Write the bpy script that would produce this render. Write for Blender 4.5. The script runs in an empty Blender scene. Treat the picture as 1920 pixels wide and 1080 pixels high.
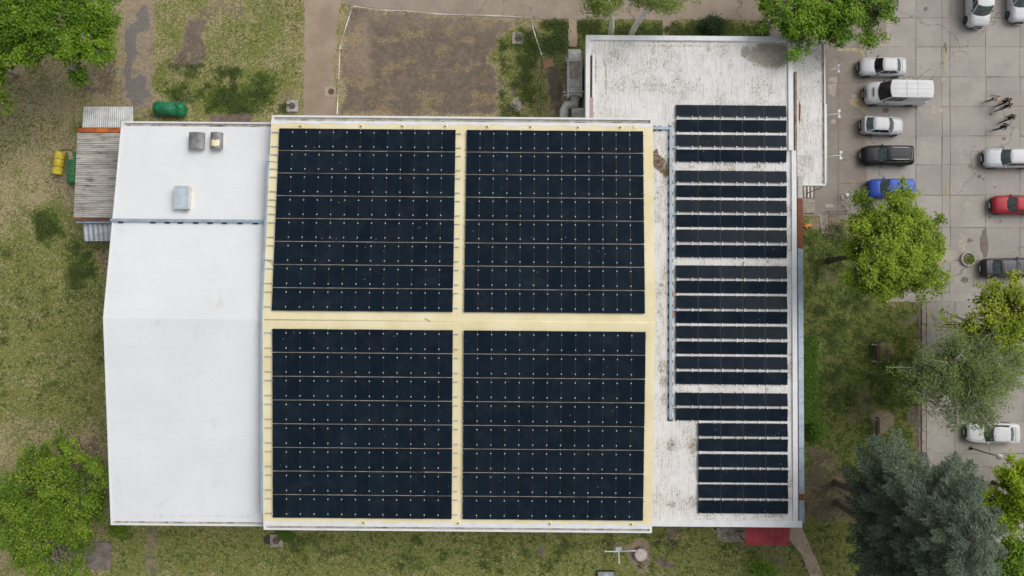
import bpy, bmesh, math, random
import numpy as np
from mathutils import Vector, Matrix
R = math.radians
rnd = random.Random(7)
nrg = np.random.default_rng(11)
sc = bpy.context.scene
col = sc.collection

# ------------------------------------------------------------------ camera, sky, sun, exposure
CAMH, FPX, TILT = 64.0, 1280.0, R(1.8)
cam_d = bpy.data.cameras.new('camera'); cam = bpy.data.objects.new('camera', cam_d); col.objects.link(cam)
cam.location = (0, 0, CAMH); cam.rotation_euler = (TILT, 0, 0)
cam_d.sensor_width = 36; cam_d.lens = FPX/1920*36; cam_d.clip_end = 6000; cam_d.clip_start = 0.5
sc.camera = cam
SUN_EL, SUN_AZ = 48, 60          # azimuth measured from +Y (top of the picture) towards +X
w = bpy.data.worlds.new('World'); sc.world = w; w.use_nodes = True
nt = w.node_tree; nt.nodes.clear()
wo = nt.nodes.new('ShaderNodeOutputWorld'); bg = nt.nodes.new('ShaderNodeBackground')
sky = nt.nodes.new('ShaderNodeTexSky'); sky.sky_type = 'NISHITA'; sky.sun_disc = False
sky.sun_elevation = R(SUN_EL); sky.sun_rotation = R(SUN_AZ); sky.dust_density = 4.0; sky.air_density = 1.5
hs = nt.nodes.new('ShaderNodeHueSaturation'); hs.inputs['Saturation'].default_value = 0.28
nt.links.new(sky.outputs[0], hs.inputs['Color']); nt.links.new(hs.outputs[0], bg.inputs[0])
bg.inputs[1].default_value = 0.108; nt.links.new(bg.outputs[0], wo.inputs[0])
sun_d = bpy.data.lights.new('sun', 'SUN'); sun_d.energy = 1.5; sun_d.angle = R(45); sun_d.color = (1, .965, .92)
sun = bpy.data.objects.new('sun', sun_d); col.objects.link(sun)
sd = Vector((math.sin(R(SUN_AZ))*math.cos(R(SUN_EL)), math.cos(R(SUN_AZ))*math.cos(R(SUN_EL)), math.sin(R(SUN_EL))))
sun.rotation_euler = sd.to_track_quat('Z', 'Y').to_euler(); sun.location = (0, 0, 90)
sc.view_settings.view_transform = 'Standard'; sc.view_settings.look = 'None'
sc.view_settings.exposure = 0.0; sc.view_settings.gamma = 1

# ------------------------------------------------------------------ helpers
_ct, _st = math.cos(TILT), math.sin(TILT)
def P(u, v, z=0.0):
    """photo pixel + height -> world point"""
    dx, dy, dz = (u-960)/FPX, -(v-540)/FPX, -1.0
    dy, dz = _ct*dy-_st*dz, _st*dy+_ct*dz
    t = (z-CAMH)/dz
    return Vector((dx*t, dy*t, z))
PHI = -0.0083                     # the building stands turned by this much
def AB(a, b): return (a*math.cos(PHI)-b*math.sin(PHI), a*math.sin(PHI)+b*math.cos(PHI))
def toAB(p): return (p[0]*math.cos(PHI)+p[1]*math.sin(PHI), -p[0]*math.sin(PHI)+p[1]*math.cos(PHI))
def PAB(u, v, z): return toAB(P(u, v, z))

class MB:
    def __init__(s): s.v = []; s.f = []; s.m = []; s.o = (0, 0, 0)
    def add(s, vs, fs, m=0):
        n = len(s.v); s.v += [tuple(x) for x in vs]; s.f += [tuple(i+n for i in f) for f in fs]; s.m += [m]*len(fs); return s
    def box(s, x0, y0, z0, x1, y1, z1, m=0):
        if x0 > x1: x0, x1 = x1, x0
        if y0 > y1: y0, y1 = y1, y0
        v = [(x0,y0,z0),(x1,y0,z0),(x1,y1,z0),(x0,y1,z0),(x0,y0,z1),(x1,y0,z1),(x1,y1,z1),(x0,y1,z1)]
        return s.add(v, [(3,2,1,0),(4,5,6,7),(0,1,5,4),(1,2,6,5),(2,3,7,6),(3,0,4,7)], m)
    def hexa(s, b, t, m=0):       # bottom quad, top quad (counter-clockwise)
        return s.add(list(b)+list(t), [(3,2,1,0),(4,5,6,7),(0,1,5,4),(1,2,6,5),(2,3,7,6),(3,0,4,7)], m)
    def prism(s, poly, z0, z1, m=0):
        n = len(poly)
        v = [(p[0],p[1],z0) for p in poly]+[(p[0],p[1],z1) for p in poly]
        f = [tuple(range(n-1,-1,-1)), tuple(range(n,2*n))]+[(i,(i+1)%n,n+(i+1)%n,n+i) for i in range(n)]
        return s.add(v, f, m)
    def tube(s, pts, rad, n=8, m=0, cap=True):
        pts = [Vector(p) for p in pts]
        if not hasattr(rad, '__len__'): rad = [rad]*len(pts)
        vs = []; fs = []
        for i, p in enumerate(pts):
            d = (pts[min(i+1, len(pts)-1)]-pts[max(i-1, 0)])
            if d.length < 1e-9: d = Vector((0,0,1))
            d.normalize()
            up = Vector((0,0,1)) if abs(d.z) < .95 else Vector((1,0,0))
            a = d.cross(up).normalized(); b = a.cross(d)
            for k in range(n):
                t = 2*math.pi*k/n; vs.append(p+a*(math.cos(t)*rad[i])+b*(math.sin(t)*rad[i]))
        for i in range(len(pts)-1):
            for k in range(n):
                fs.append((i*n+k, (i+1)*n+k, (i+1)*n+(k+1)%n, i*n+(k+1)%n))
        if cap: fs += [tuple(range(n)), tuple(range(len(vs)-1, len(vs)-1-n, -1))]
        return s.add(vs, fs, m)
    def bar(s, p, q, wd, h, m=0):  # rectangular bar
        p, q = Vector(p), Vector(q); d = (q-p).normalized()
        up = Vector((0,0,1)) if abs(d.z) < .95 else Vector((0,1,0))
        a = d.cross(up).normalized()*wd/2; b = a.cross(d).normalized()*h/2
        return s.hexa([p-a-b,p+a-b,q+a-b,q-a-b], [p-a+b,p+a+b,q+a+b,q-a+b], m)
    def sphere(s, c, r, n=10, k=6, m=0, sq=(1,1,1)):
        vs = [(c[0],c[1],c[2]-r*sq[2])]
        for j in range(1, k):
            t = math.pi*j/k-math.pi/2
            for i in range(n):
                a = 2*math.pi*i/n; vs.append((c[0]+r*sq[0]*math.cos(t)*math.cos(a), c[1]+r*sq[1]*math.cos(t)*math.sin(a), c[2]+r*sq[2]*math.sin(t)))
        vs.append((c[0],c[1],c[2]+r*sq[2])); fs = []
        for i in range(n):
            fs.append((0, 1+(i+1)%n, 1+i))
            for j in range(k-2): fs.append((1+j*n+i, 1+j*n+(i+1)%n, 1+(j+1)*n+(i+1)%n, 1+(j+1)*n+i))
            fs.append((len(vs)-1, 1+(k-2)*n+i, 1+(k-2)*n+(i+1)%n))
        return s.add(vs, fs, m)
    def lathe(s, prof, n=20, m=0, c=(0,0)):   # (r, z) profile about z
        vs = []; fs = []
        for r, z in prof:
            for k in range(n):
                t = 2*math.pi*k/n; vs.append((c[0]+r*math.cos(t), c[1]+r*math.sin(t), z))
        for i in range(len(prof)-1):
            for k in range(n): fs.append((i*n+k, i*n+(k+1)%n, (i+1)*n+(k+1)%n, (i+1)*n+k))
        fs += [tuple(range(n-1,-1,-1)), tuple(range(len(vs)-n, len(vs)))]
        return s.add(vs, fs, m)
    def grid(s, fn, nu, nv, m=0):
        vs = [fn(i/nu, j/nv) for j in range(nv+1) for i in range(nu+1)]
        fs = [(j*(nu+1)+i, j*(nu+1)+i+1, (j+1)*(nu+1)+i+1, (j+1)*(nu+1)+i) for j in range(nv) for i in range(nu)]
        return s.add(vs, fs, m)
    def mesh(s, name, mats, smooth=False):
        me = bpy.data.meshes.new(name); me.from_pydata(s.v, [], s.f)
        for mt in (mats if isinstance(mats, (list, tuple)) else [mats]): me.materials.append(mt)
        me.polygons.foreach_set('material_index', s.m)
        if smooth: me.polygons.foreach_set('use_smooth', [True]*len(s.f))
        me.update(); return me

def setp(o, label=None, cat=None, group=None, kind=None):
    if label: o['label'] = label
    if cat: o['category'] = cat
    if group: o['group'] = group
    if kind: o['kind'] = kind
    return o
def link(o, parent=None):
    col.objects.link(o); o.parent = parent; return o
def obj(name, mb, mats=None, parent=None, smooth=False, bevel=0, loc=None, rot=None, **k):
    """mb in the parent's local coordinates"""
    me = mb.mesh(name, mats, smooth) if isinstance(mb, MB) else mb
    o = link(bpy.data.objects.new(name, me), parent)
    if loc: o.location = loc
    if rot: o.rotation_euler = rot
    if bevel:
        b = o.modifiers.new('bevel', 'BEVEL'); b.width = bevel; b.segments = 2; b.limit_method = 'ANGLE'
    return setp(o, **k)
def thing(name, label, cat, loc=(0,0,0), rotz=0, group=None, kind=None):
    o = link(bpy.data.objects.new(name, None)); o.empty_display_size = .3
    o.location = loc; o.rotation_euler = (0, 0, rotz)
    return setp(o, label, cat, group, kind)
def shifted(mb, a, b):
    mb.v = [(x-a, y-b, z) for x, y, z in mb.v]; return mb

# ------------------------------------------------------------------ materials
def lin(c): return tuple((x/255/12.92 if x/255 <= .04045 else ((x/255+.055)/1.055)**2.4) for x in c)
class NT:
    def __init__(s, name):
        s.mat = bpy.data.materials.new(name); s.mat.use_nodes = True; s.t = s.mat.node_tree
        s.b = s.t.nodes['Principled BSDF']
    def n(s, typ, **k):
        x = s.t.nodes.new(typ)
        for a, v in k.items(): setattr(x, a, v)
        return x
    def l(s, a, b): s.t.links.new(a, b)
    def val(s, sock, v): sock.default_value = v
    def pos(s, scale=(1,1,1), obj=False, rot=0):
        g = s.n('ShaderNodeTexCoord').outputs['Object'] if obj else s.n('ShaderNodeNewGeometry').outputs['Position']
        m = s.n('ShaderNodeMapping'); m.inputs['Scale'].default_value = scale; m.inputs['Rotation'].default_value = (0,0,rot)
        s.l(g, m.inputs['Vector']); return m.outputs[0]
    def noise(s, vec, scale, detail=4, rough=.6, dist=0):
        x = s.n('ShaderNodeTexNoise'); x.inputs['Scale'].default_value = scale; x.inputs['Detail'].default_value = detail
        x.inputs['Roughness'].default_value = rough; x.inputs['Distortion'].default_value = dist; s.l(vec, x.inputs['Vector']); return x.outputs['Fac']
    def step(s, f, lo, hi, a=0., b=1.):
        x = s.n('ShaderNodeMapRange'); x.interpolation_type = 'SMOOTHSTEP'
        for k, v in zip(('From Min','From Max','To Min','To Max'), (lo, hi, a, b)): x.inputs[k].default_value = v
        s.l(f, x.inputs['Value']); return x.outputs[0]
    def math(s, op, a, b=None):
        x = s.n('ShaderNodeMath', operation=op)
        for i, v in enumerate((a, b)):
            if v is None: continue
            if isinstance(v, (int, float)): x.inputs[i].default_value = v
            else: s.l(v, x.inputs[i])
        return x.outputs[0]
    def mix(s, f, a, b, mode='MIX'):
        x = s.n('ShaderNodeMix', data_type='RGBA', blend_type=mode)
        for sock, v in ((x.inputs[0], f), (x.inputs[6], a), (x.inputs[7], b)):
            if isinstance(v, (int, float)): sock.default_value = v
            elif isinstance(v, tuple): sock.default_value = (*v, 1)
            else: s.l(v, sock)
        return x.outputs[2]
    def color(s, c):
        if isinstance(c, tuple): s.b.inputs['Base Color'].default_value = (*c, 1)
        else: s.l(c, s.b.inputs['Base Color'])
    def bump(s, f, strength=.3, dist=.02):
        x = s.n('ShaderNodeBump'); x.inputs['Strength'].default_value = strength; x.inputs['Distance'].default_value = dist
        s.l(f, x.inputs['Height']); s.l(x.outputs[0], s.b.inputs['Normal'])
    def fin(s, rough=.8, metal=0, spec=.5, coat=0):
        s.b.inputs['Roughness'].default_value = rough; s.b.inputs['Metallic'].default_value = metal
        s.b.inputs['Specular IOR Level'].default_value = spec; s.b.inputs['Coat Weight'].default_value = coat
        return s.mat
_M = {}
def pm(name, c, c2=None, scale=2., rough=.8, metal=0, spec=.4, coat=0, bump=0, stretch=(1,1,1), lo=.35, hi=.65, rand=0, obj=False):
    """two-tone noise material; rand adds a per-object brightness change"""
    if name in _M: return _M[name]
    s = NT(name); f = s.noise(s.pos(stretch, obj), scale, 5, .65)
    out = s.mix(s.step(f, lo, hi), c, c2 if c2 else tuple(x*.82 for x in c))
    if rand:
        oi = s.n('ShaderNodeObjectInfo'); h = s.n('ShaderNodeHueSaturation')
        s.l(s.step(oi.outputs['Random'], 0, 1, 1-rand, 1+rand), h.inputs['Value']); s.l(out, h.inputs['Color']); out = h.outputs[0]
    s.color(out)
    if bump: s.bump(f, bump)
    _M[name] = s.fin(rough, metal, spec, coat); return _M[name]

white_paint = pm('white_paint', (.78,.79,.80), (.70,.71,.72), 1.2, .55)
plaster = pm('plaster', (.55,.53,.49), (.45,.43,.40), 1.5, .9)
galv = pm('galvanised', (.42,.45,.48), (.30,.33,.36), 2.5, .45, .35)
bluegrey = pm('bluegrey_metal', lin((165,182,198)), lin((148,164,178)), 1.5, .5, .15)
rust = pm('rusty_metal', lin((140,78,52)), lin((105,72,62)), 1.6, .85)
redox = pm('red_oxide', lin((150,72,42)), lin((205,112,45)), .9, .8)
dark_rubber = pm('dark_rubber', (.06,.06,.06), (.035,.035,.035), 6, .8)
alu = pm('aluminium', (.62,.63,.64), (.52,.53,.54), 5, .4, .5)
concrete = pm('concrete', lin((168,160,150)), lin((138,129,119)), 3.5, .92, bump=.2)
concrete_l = pm('pale_concrete', lin((186,184,180)), lin((160,158,154)), 4, .92)
iron = pm('cast_iron', lin((120,100,92)), lin((88,74,68)), 5, .7, .2)
wood_dk = pm('weathered_wood', lin((88,72,64)), lin((62,50,45)), 5, .85, stretch=(1,4,1))
darkmet = pm('dark_steel', (.06,.06,.065), (.10,.10,.10), 6, .5, .5)
gutter_m = pm('gutter_grey', lin((196,195,193)), lin((166,158,148)), 1.4, .8, stretch=(1,1,1))
debris_m = pm('gutter_debris', lin((96,80,60)), lin((168,160,150)), 2.2, .95, lo=.42, hi=.6)

def foam_mat():
    s = NT('yellow_foam'); p = s.pos()
    a = s.noise(p, .35, 5, .6); b = s.noise(p, 6, 4, .7)
    c = s.mix(s.step(a, .35, .7), lin((237,227,190)), lin((226,212,168)))
    c = s.mix(s.step(b, .58, .75), c, lin((208,194,150)))
    s.color(c); s.bump(b, .5, .02); return s.fin(.75, spec=.3)
foam = foam_mat()
def wing_roof_mat(spots):
    s = NT('white_membrane'); p = s.pos()
    a = s.noise(p, .22, 5, .6); b = s.noise(s.pos((1,.15,1)), 3.0, 4, .7); c3 = s.noise(p, 9, 2, .5)
    c = s.mix(s.step(a, .35, .7), (.79,.81,.83), (.755,.77,.79))
    c = s.mix(s.step(b, .6, .85, 0, .35), c, (.62,.62,.61))
    c = s.mix(s.step(c3, .71, .76, 0, .75), c, (.25,.24,.22))
    g = s.noise(p, .6, 4, .6); c = s.mix(s.step(g, .64, .80, 0, .35), c, lin((200,188,165)))
    sep = s.n('ShaderNodeSeparateXYZ'); s.l(p, sep.inputs[0])
    for x, y, rx, ry, k, cc in spots:
        dx = s.math('DIVIDE', s.math('SUBTRACT', sep.outputs[0], x), rx); dy = s.math('DIVIDE', s.math('SUBTRACT', sep.outputs[1], y), ry)
        d = s.math('ADD', s.math('MULTIPLY', dx, dx), s.math('MULTIPLY', dy, dy)); m = s.math('MULTIPLY', s.step(d, 0, 1.0, 1, 0), s.step(s.math('ADD', s.math('MULTIPLY', b, .5), s.math('MULTIPLY', g, .5)), .44, .60, 0, k*.55)); c = s.mix(m, c, lin(cc))
    wv = s.n('ShaderNodeTexBrick'); wv.inputs['Scale'].default_value = 1.0; wv.inputs['Brick Width'].default_value = 5.2; wv.inputs['Row Height'].default_value = 1.55; wv.inputs['Mortar Size'].default_value = .018; wv.inputs['Mortar Smooth'].default_value = .6
    wv.inputs['Color1'].default_value = (1,1,1,1); wv.inputs['Color2'].default_value = (.985,.985,.985,1); wv.inputs['Mortar'].default_value = (.93,.93,.93,1); s.l(p, wv.inputs['Vector']); c = s.mix(1.0, c, wv.outputs['Color'], 'MULTIPLY')
    s.color(c); s.bump(b, .08, .01); return s.fin(.6, spec=.35)

def annex_roof_mat(spots):
    """dirty membrane; spots = (x, y, rx, ry, strength) silt stains left by puddles"""
    s = NT('dirty_membrane'); p = s.pos()
    st = s.noise(s.pos((5.5,.35,1)), 1.4, 6, .75); a = s.noise(p, .5, 5, .65); f = s.noise(s.pos((2,.8,1)), 5, 5, .75)
    c = s.mix(s.step(a, .3, .7), (.78,.77,.76), (.68,.67,.655))
    c = s.mix(s.step(st, .48, .66, 0, .7), c, lin((178,168,156)))
    st2 = s.noise(s.pos((9,.6,1)), 1.7, 6, .8); c = s.mix(s.step(st2, .58, .68, 0, .75), c, lin((134,120,104)))
    c = s.mix(s.step(s.math('MULTIPLY', f, s.math('ADD', a, .52)), .56, .68, 0, .8), c, lin((120,104,84)))
    bl = s.noise(s.pos((1.6,.5,1)), 1.1, 6, .72); c = s.mix(s.step(bl, .60, .70, 0, .6), c, lin((150,136,116)))
    sep = s.n('ShaderNodeSeparateXYZ'); s.l(p, sep.inputs[0])
    tot = None
    for x, y, rx, ry, k in spots:
        dx = s.math('DIVIDE', s.math('SUBTRACT', sep.outputs[0], x), rx); dy = s.math('DIVIDE', s.math('SUBTRACT', sep.outputs[1], y), ry)
        d = s.math('ADD', s.math('MULTIPLY', dx, dx), s.math('MULTIPLY', dy, dy))
        m = s.step(d, 0, 1.0, k, 0)
        tot = m if tot is None else s.math('MAXIMUM', tot, m)
    n2 = s.noise(s.pos((2.2,1,1)), 2.4, 8, .85)
    m = s.step(s.math('ADD', tot, s.math('MULTIPLY', s.math('SUBTRACT', n2, .5), 3.4)), .40, .85, 0, .8)
    c = s.mix(m, c, s.mix(s.step(f, .4, .6), lin((164,154,138)), lin((122,110,94))))
    s.color(c); s.bump(st, .15, .01); return s.fin(.75, spec=.3)
def panel_mat():
    s = NT('solar_glass'); p = s.pos(obj=False)
    oi = s.n('ShaderNodeObjectInfo')
    c = s.mix(oi.outputs['Random'], (.0065,.0130,.0220), (.0090,.0172,.0285))
    w1 = s.n('ShaderNodeTexVoronoi'); w1.inputs['Scale'].default_value = 1.7; s.l(p, w1.inputs['Vector'])
    d = s.step(w1.outputs['Distance'], .035, .06, .85, 0)
    k = s.step(s.noise(p, .45, 2, .5), .5, .58)
    c = s.mix(s.math('MULTIPLY', d, k), c, (.45,.45,.42))
    dust = s.step(s.noise(p, .8, 4, .65), .4, .8, 0, .02); c = s.mix(dust, c, (.5,.47,.42))
    s.color(c); return s.fin(.16, spec=.05)
panel_glass = panel_mat()
panel_frame = pm('black_frame', (.02,.022,.025), (.03,.03,.033), 4, .4, .4)

# ------------------------------------------------------------------ ground with painted soil zones
def vnoise(x, y, seed, scale):
    g = np.random.default_rng(seed).random((256, 256)); x = x*scale+1000; y = y*scale+1000
    xi = np.floor(x).astype(int); yi = np.floor(y).astype(int); fx = x-xi; fy = y-yi
    fx = fx*fx*(3-2*fx); fy = fy*fy*(3-2*fy)
    a = g[xi % 256, yi % 256]; b = g[(xi+1) % 256, yi % 256]; c = g[xi % 256, (yi+1) % 256]; d = g[(xi+1) % 256, (yi+1) % 256]
    return (a*(1-fx)+b*fx)*(1-fy)+(c*(1-fx)+d*fx)*fy
def fbm(x, y, seed, scale, o=4):
    t = 0; am = .5
    for i in range(o): t = t+am*vnoise(x, y, seed+i*17, scale*2**i); am *= .5
    return t/(1-.5**o)
def sstep(x, a, b):
    t = np.clip((x-a)/(b-a), 0, 1); return t*t*(3-2*t)
def build_ground():
    fx = np.arange(-56, 60.01, .2); fy = np.arange(-32, 34.01, .2)
    ext = np.array([80, 120, 200, 400, 900, 2500.])
    xs = np.concatenate([-ext[::-1], fx, ext]); ys = np.concatenate([-ext[::-1], fy, ext])
    X, Y = np.meshgrid(xs, ys)
    jx = (fbm(X, Y, 1, .5)-.5)*3.0; jy = (fbm(X, Y, 5, .5)-.5)*3.0
    JX, JY = X+jx, Y+jy
    def ell(u, v, ru, rv, k, soft=.6):
        c = P(u, v); rx, ry = ru/20, rv/20
        d = np.sqrt(((JX-c.x)/rx)**2+((JY-c.y)/ry)**2); return k*(1-sstep(d, 1-soft, 1+soft*.6))
    def poly(px, k, soft=.6, jit=1):
        q = [P(u, v) for u, v in px]; A = X+jx*jit*.5; B = Y+jy*jit*.5
        ins = np.zeros(A.shape, bool); dm = np.full(A.shape, 1e9)
        for i in range(len(q)):
            a, b = q[i], q[(i+1) % len(q)]
            cond = ((a.y > B) != (b.y > B)); xx = (b.x-a.x)*(B-a.y)/((b.y-a.y) if abs(b.y-a.y) > 1e-9 else 1e-9)+a.x
            ins ^= cond & (A < xx)
            ex, ey = b.x-a.x, b.y-a.y; t = np.clip(((A-a.x)*ex+(B-a.y)*ey)/(ex*ex+ey*ey+1e-9), 0, 1)
            dm = np.minimum(dm, np.hypot(A-a.x-t*ex, B-a.y-t*ey))
        sgn = np.where(ins, dm, -dm); return k*sstep(sgn, -soft, soft)
    mx = lambda *a: np.maximum.reduce(a)
    dirt = mx(poly([(648,14),(990,36),(945,60),(925,105),(945,150),(935,222),(630,222),(638,95)], .93, .9),
        poly([(228,-60),(290,-60),(287,205),(222,205)], .95, .4, .4), ell(190,150,40,60,.72), ell(70,185,75,28,.52), ell(95,210,50,25,.5), poly([(345,30),(385,30),(390,100),(365,135),(320,125),(335,80)], .85, .5), ell(400,18,70,28,.6), ell(495,55,20,10,.6),
        ell(118,330,28,45,.62), ell(205,485,18,40,.7), ell(130,385,20,20,.5), poly([(262,985),(300,985),(296,1090),(262,1090)], .66, 1.0), ell(150,835,70,30,.6), ell(60,800,60,25,.42),
        ell(1555,930,65,60,1.0), ell(1535,870,40,40,.75), ell(1700,598,40,18,.55), ell(1545,505,28,25,.6), ell(1555,415,30,22,.75), ell(1715,790,18,60,.85), ell(1655,658,13,26,1.0,.3), ell(1655,790,13,24,1.0,.3),
        ell(1640,960,60,60,.6), ell(1620,760,45,40,.58), ell(1560,700,30,60,.42), ell(1005,1022,14,12,.85,.3), ell(1248,1058,15,15,.95,.3), ell(1200,1037,26,27,1.15,.25), ell(1270,1010,12,30,.9), ell(1440,1045,50,24,.6), ell(820,1035,6,8,.4),
        ell(1035,165,24,50,.95), ell(965,180,20,20,.6), ell(1000,60,30,20,.55), ell(975,210,14,14,.7), ell(550,190,30,30,.6), ell(1640,780,30,40,.45), ell(1830,620,60,40,.8), ell(450,1000,35,20,.4), ell(640,1000,130,10,.42), ell(1400,1005,60,14,.6))
    green = mx(poly([(292,-60),(570,-60),(570,230),(292,230)], .30, 1.5), poly([(-80,430),(200,430),(200,800),(-80,800)], .50, 2.0), ell(430,178,75,26,1.0,.5), ell(500,165,40,30,.95,.5), ell(500,60,50,60,.5), ell(325,170,30,14,.8), ell(450,140,30,20,.8),ell(95,420,45,38,1.0,.5), ell(160,505,34,36,.85), ell(430,180,60,24,.6), ell(495,160,55,40,.66), ell(320,165,50,22,.55), ell(560,25,1,1,.1), ell(155,250,25,20,.6), ell(60,560,110,140,.42), ell(180,620,35,140,.5),
        poly([(1480,400),(1600,430),(1640,565),(1726,566),(1726,880),(1560,1000),(1480,1000)], .74, 1.5), poly([(200,985),(1600,900),(1760,1100),(200,1100)], .58, 2.0),
        poly([(935,55),(1012,110),(1012,222),(940,222)], .52, 1.2), ell(990,185,22,34,1.0,.5), ell(955,95,18,22,.9,.5), poly([(1015,40),(1480,40),(1480,100),(1015,100)], .86, .8), ell(1000,90,25,35,.8), ell(960,75,28,30,.7), ell(520,1005,22,10,1.0), ell(225,1000,25,12,.9), ell(1215,1010,16,22,.9), ell(1055,110,25,40,.6))
    gravel = mx(ell(262,36,20,44,1.15,.35), ell(250,92,16,34,1.0,.4), ell(244,124,15,18,1.0,.4), ell(256,174,30,38,1.15,.35), ell(272,-5,20,10,.8), poly([(232,-60),(286,-60),(282,60),(274,215),(224,215),(230,90)], .35, .5, .4))
    pale = mx(poly([(222,-60),(292,-60),(288,205),(222,205)], .9, .5), ell(70,190,80,30,.6), ell(1655,658,13,26,1.0,.3), ell(1655,790,13,24,1,.3), ell(1200,1037,26,27,.8,.3), ell(150,150,20,60,.5), ell(1695,600,40,16,.7), ell(1550,415,36,24,.8), ell(120,360,30,50,.5),
        poly([(700,16),(990,32),(960,60),(660,40)], .4, .8), ell(670,90,30,60,.55))
    dark_grass_shade = mx(poly([(1480,400),(1640,430),(1726,566),(1740,900),(1760,1110),(1490,1110)], 1.0, 2.5), poly([(1020,42),(1480,42),(1480,110),(1020,110)], 1.2, .8), ell(1000,140,40,90,.6))  # denser dark grass plus tree shade painted into right lawn and annex strip
    nx, ny = len(xs), len(ys)
    rough = (X > -57) & (X < 61) & (Y > -33) & (Y < 35)
    Z = np.where(rough, (fbm(X, Y, 40, .6)-.5)*.03-.015, -.03)
    co = np.stack([X, Y, Z], -1).reshape(-1, 3)
    idx = np.arange(nx*ny).reshape(ny, nx)
    fc = np.stack([idx[:-1,:-1], idx[:-1,1:], idx[1:,1:], idx[1:,:-1]], -1).reshape(-1, 4)
    me = bpy.data.meshes.new('ground'); me.vertices.add(len(co)); me.vertices.foreach_set('co', co.ravel())
    me.loops.add(fc.size); me.loops.foreach_set('vertex_index', fc.ravel()); me.polygons.add(len(fc))
    me.polygons.foreach_set('loop_start', np.arange(0, fc.size, 4)); me.polygons.foreach_set('loop_total', np.full(len(fc), 4))
    me.update()
    at = me.attributes.new('zone', 'FLOAT_COLOR', 'POINT')
    at.data.foreach_set('color', np.stack([dirt, green, gravel, pale], -1).reshape(-1, 4).astype(np.float32).ravel())
    at2 = me.attributes.new('dark_grass_shade', 'FLOAT', 'POINT'); at2.data.foreach_set('value', dark_grass_shade.ravel().astype(np.float32))
    s = NT('soil_and_grass'); p = s.pos()
    an = s.n('ShaderNodeAttribute', attribute_name='zone'); se = s.n('ShaderNodeSeparateColor'); s.l(an.outputs['Color'], se.inputs[0])
    A, G, V, L = se.outputs[0], se.outputs[1], se.outputs[2], an.outputs['Alpha']
    W = s.n('ShaderNodeAttribute', attribute_name='dark_grass_shade').outputs['Fac']
    n1 = s.noise(p, .55, 6, .7); n2 = s.noise(p, 3.2, 6, .8); n3 = s.noise(p, 9, 4, .75); n4 = s.noise(s.pos((1,1,1), rot=.5), 1.3, 6, .75, .4)
    mixn = s.math('ADD', s.math('MULTIPLY', n1, .30), s.math('ADD', s.math('MULTIPLY', n2, .45), s.math('MULTIPLY', n3, .25)))
    big = s.step(n1, .40, .60); sp = s.step(n3, .43, .58); md = s.step(n2, .43, .57)
    gr = s.mix(sp, lin((144,148,86)), lin((94,106,50)))
    gr = s.mix(s.math('MULTIPLY', md, .55), gr, lin((112,108,62)))
    lush = s.mix(sp, lin((78,100,42)), lin((46,68,27)))
    straw = s.mix(sp, lin((184,170,136)), lin((140,126,94)))
    straw = s.mix(s.math('MULTIPLY', md, .5), straw, lin((162,148,114)))
    jit = s.math('MULTIPLY', s.math('SUBTRACT', mixn, .5), 4.2)
    gfac = s.step(s.math('ADD', s.math('ADD', s.math('MULTIPLY', G, .62), .12), jit), .0, .42)
    c = s.mix(gfac, straw, gr)
    lfac = s.step(s.math('ADD', G, s.math('MULTIPLY', s.math('SUBTRACT', s.math('ADD', s.math('MULTIPLY', n4, .6), s.math('MULTIPLY', n2, .4)), .5), 5.0)), .66, .90)
    c = s.mix(s.math('MULTIPLY', lfac, .8), c, lush)
    weed = s.math('MULTIPLY', s.step(s.noise(p, 2.1, 5, .8), .575, .63, 0, .75), s.step(s.noise(p, .3, 3, .6), .42, .58)); c = s.mix(weed, c, lin((72,82,40)))
    dcol = s.mix(s.step(n4, .38, .62), lin((126,113,102)), lin((104,94,85)))
    dcol = s.mix(s.math('MULTIPLY', L, .8), dcol, s.mix(md, lin((178,162,142)), lin((148,132,114))))
    dfac = s.step(s.math('ADD', A, s.math('MULTIPLY', jit, .8)), .45, .72)
    c = s.mix(dfac, c, dcol)
    lit1 = s.math('MULTIPLY', s.step(s.noise(s.pos((1,1.5,1)), .45, 5, .7), .50, .60), s.step(n3, .49, .53))
    lit2 = s.math('MULTIPLY', s.step(n4, .56, .64), sp)
    c = s.mix(s.math('MULTIPLY', s.math('MAXIMUM', s.math('MULTIPLY', lit1, .75), s.math('MULTIPLY', lit2, .6)), dfac), c, lin((172,152,108)))
    c = s.mix(s.math('MULTIPLY', s.step(n3, .60, .66, 0, .5), dfac), c, lin((196,180,140)))
    gv = s.mix(sp, lin((136,130,126)), lin((104,102,104)))
    c = s.mix(s.step(s.math('ADD', V, s.math('MULTIPLY', s.math('SUBTRACT', s.noise(p, .32, 5, .65), .5), 3.4)), .62, .9, 0, .9), c, gv)
    dk = s.mix(W, (1,1,1), (.74,.76,.70)); c = s.mix(1.0, c, dk, 'MULTIPLY')  # multiplies the ground darker for dense grass and painted tree shade
    s.color(c); s.bump(s.math('ADD', n2, n3), .6, .06); m = s.fin(.95, spec=.15)
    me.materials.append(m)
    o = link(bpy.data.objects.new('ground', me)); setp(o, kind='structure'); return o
build_ground()

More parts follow.
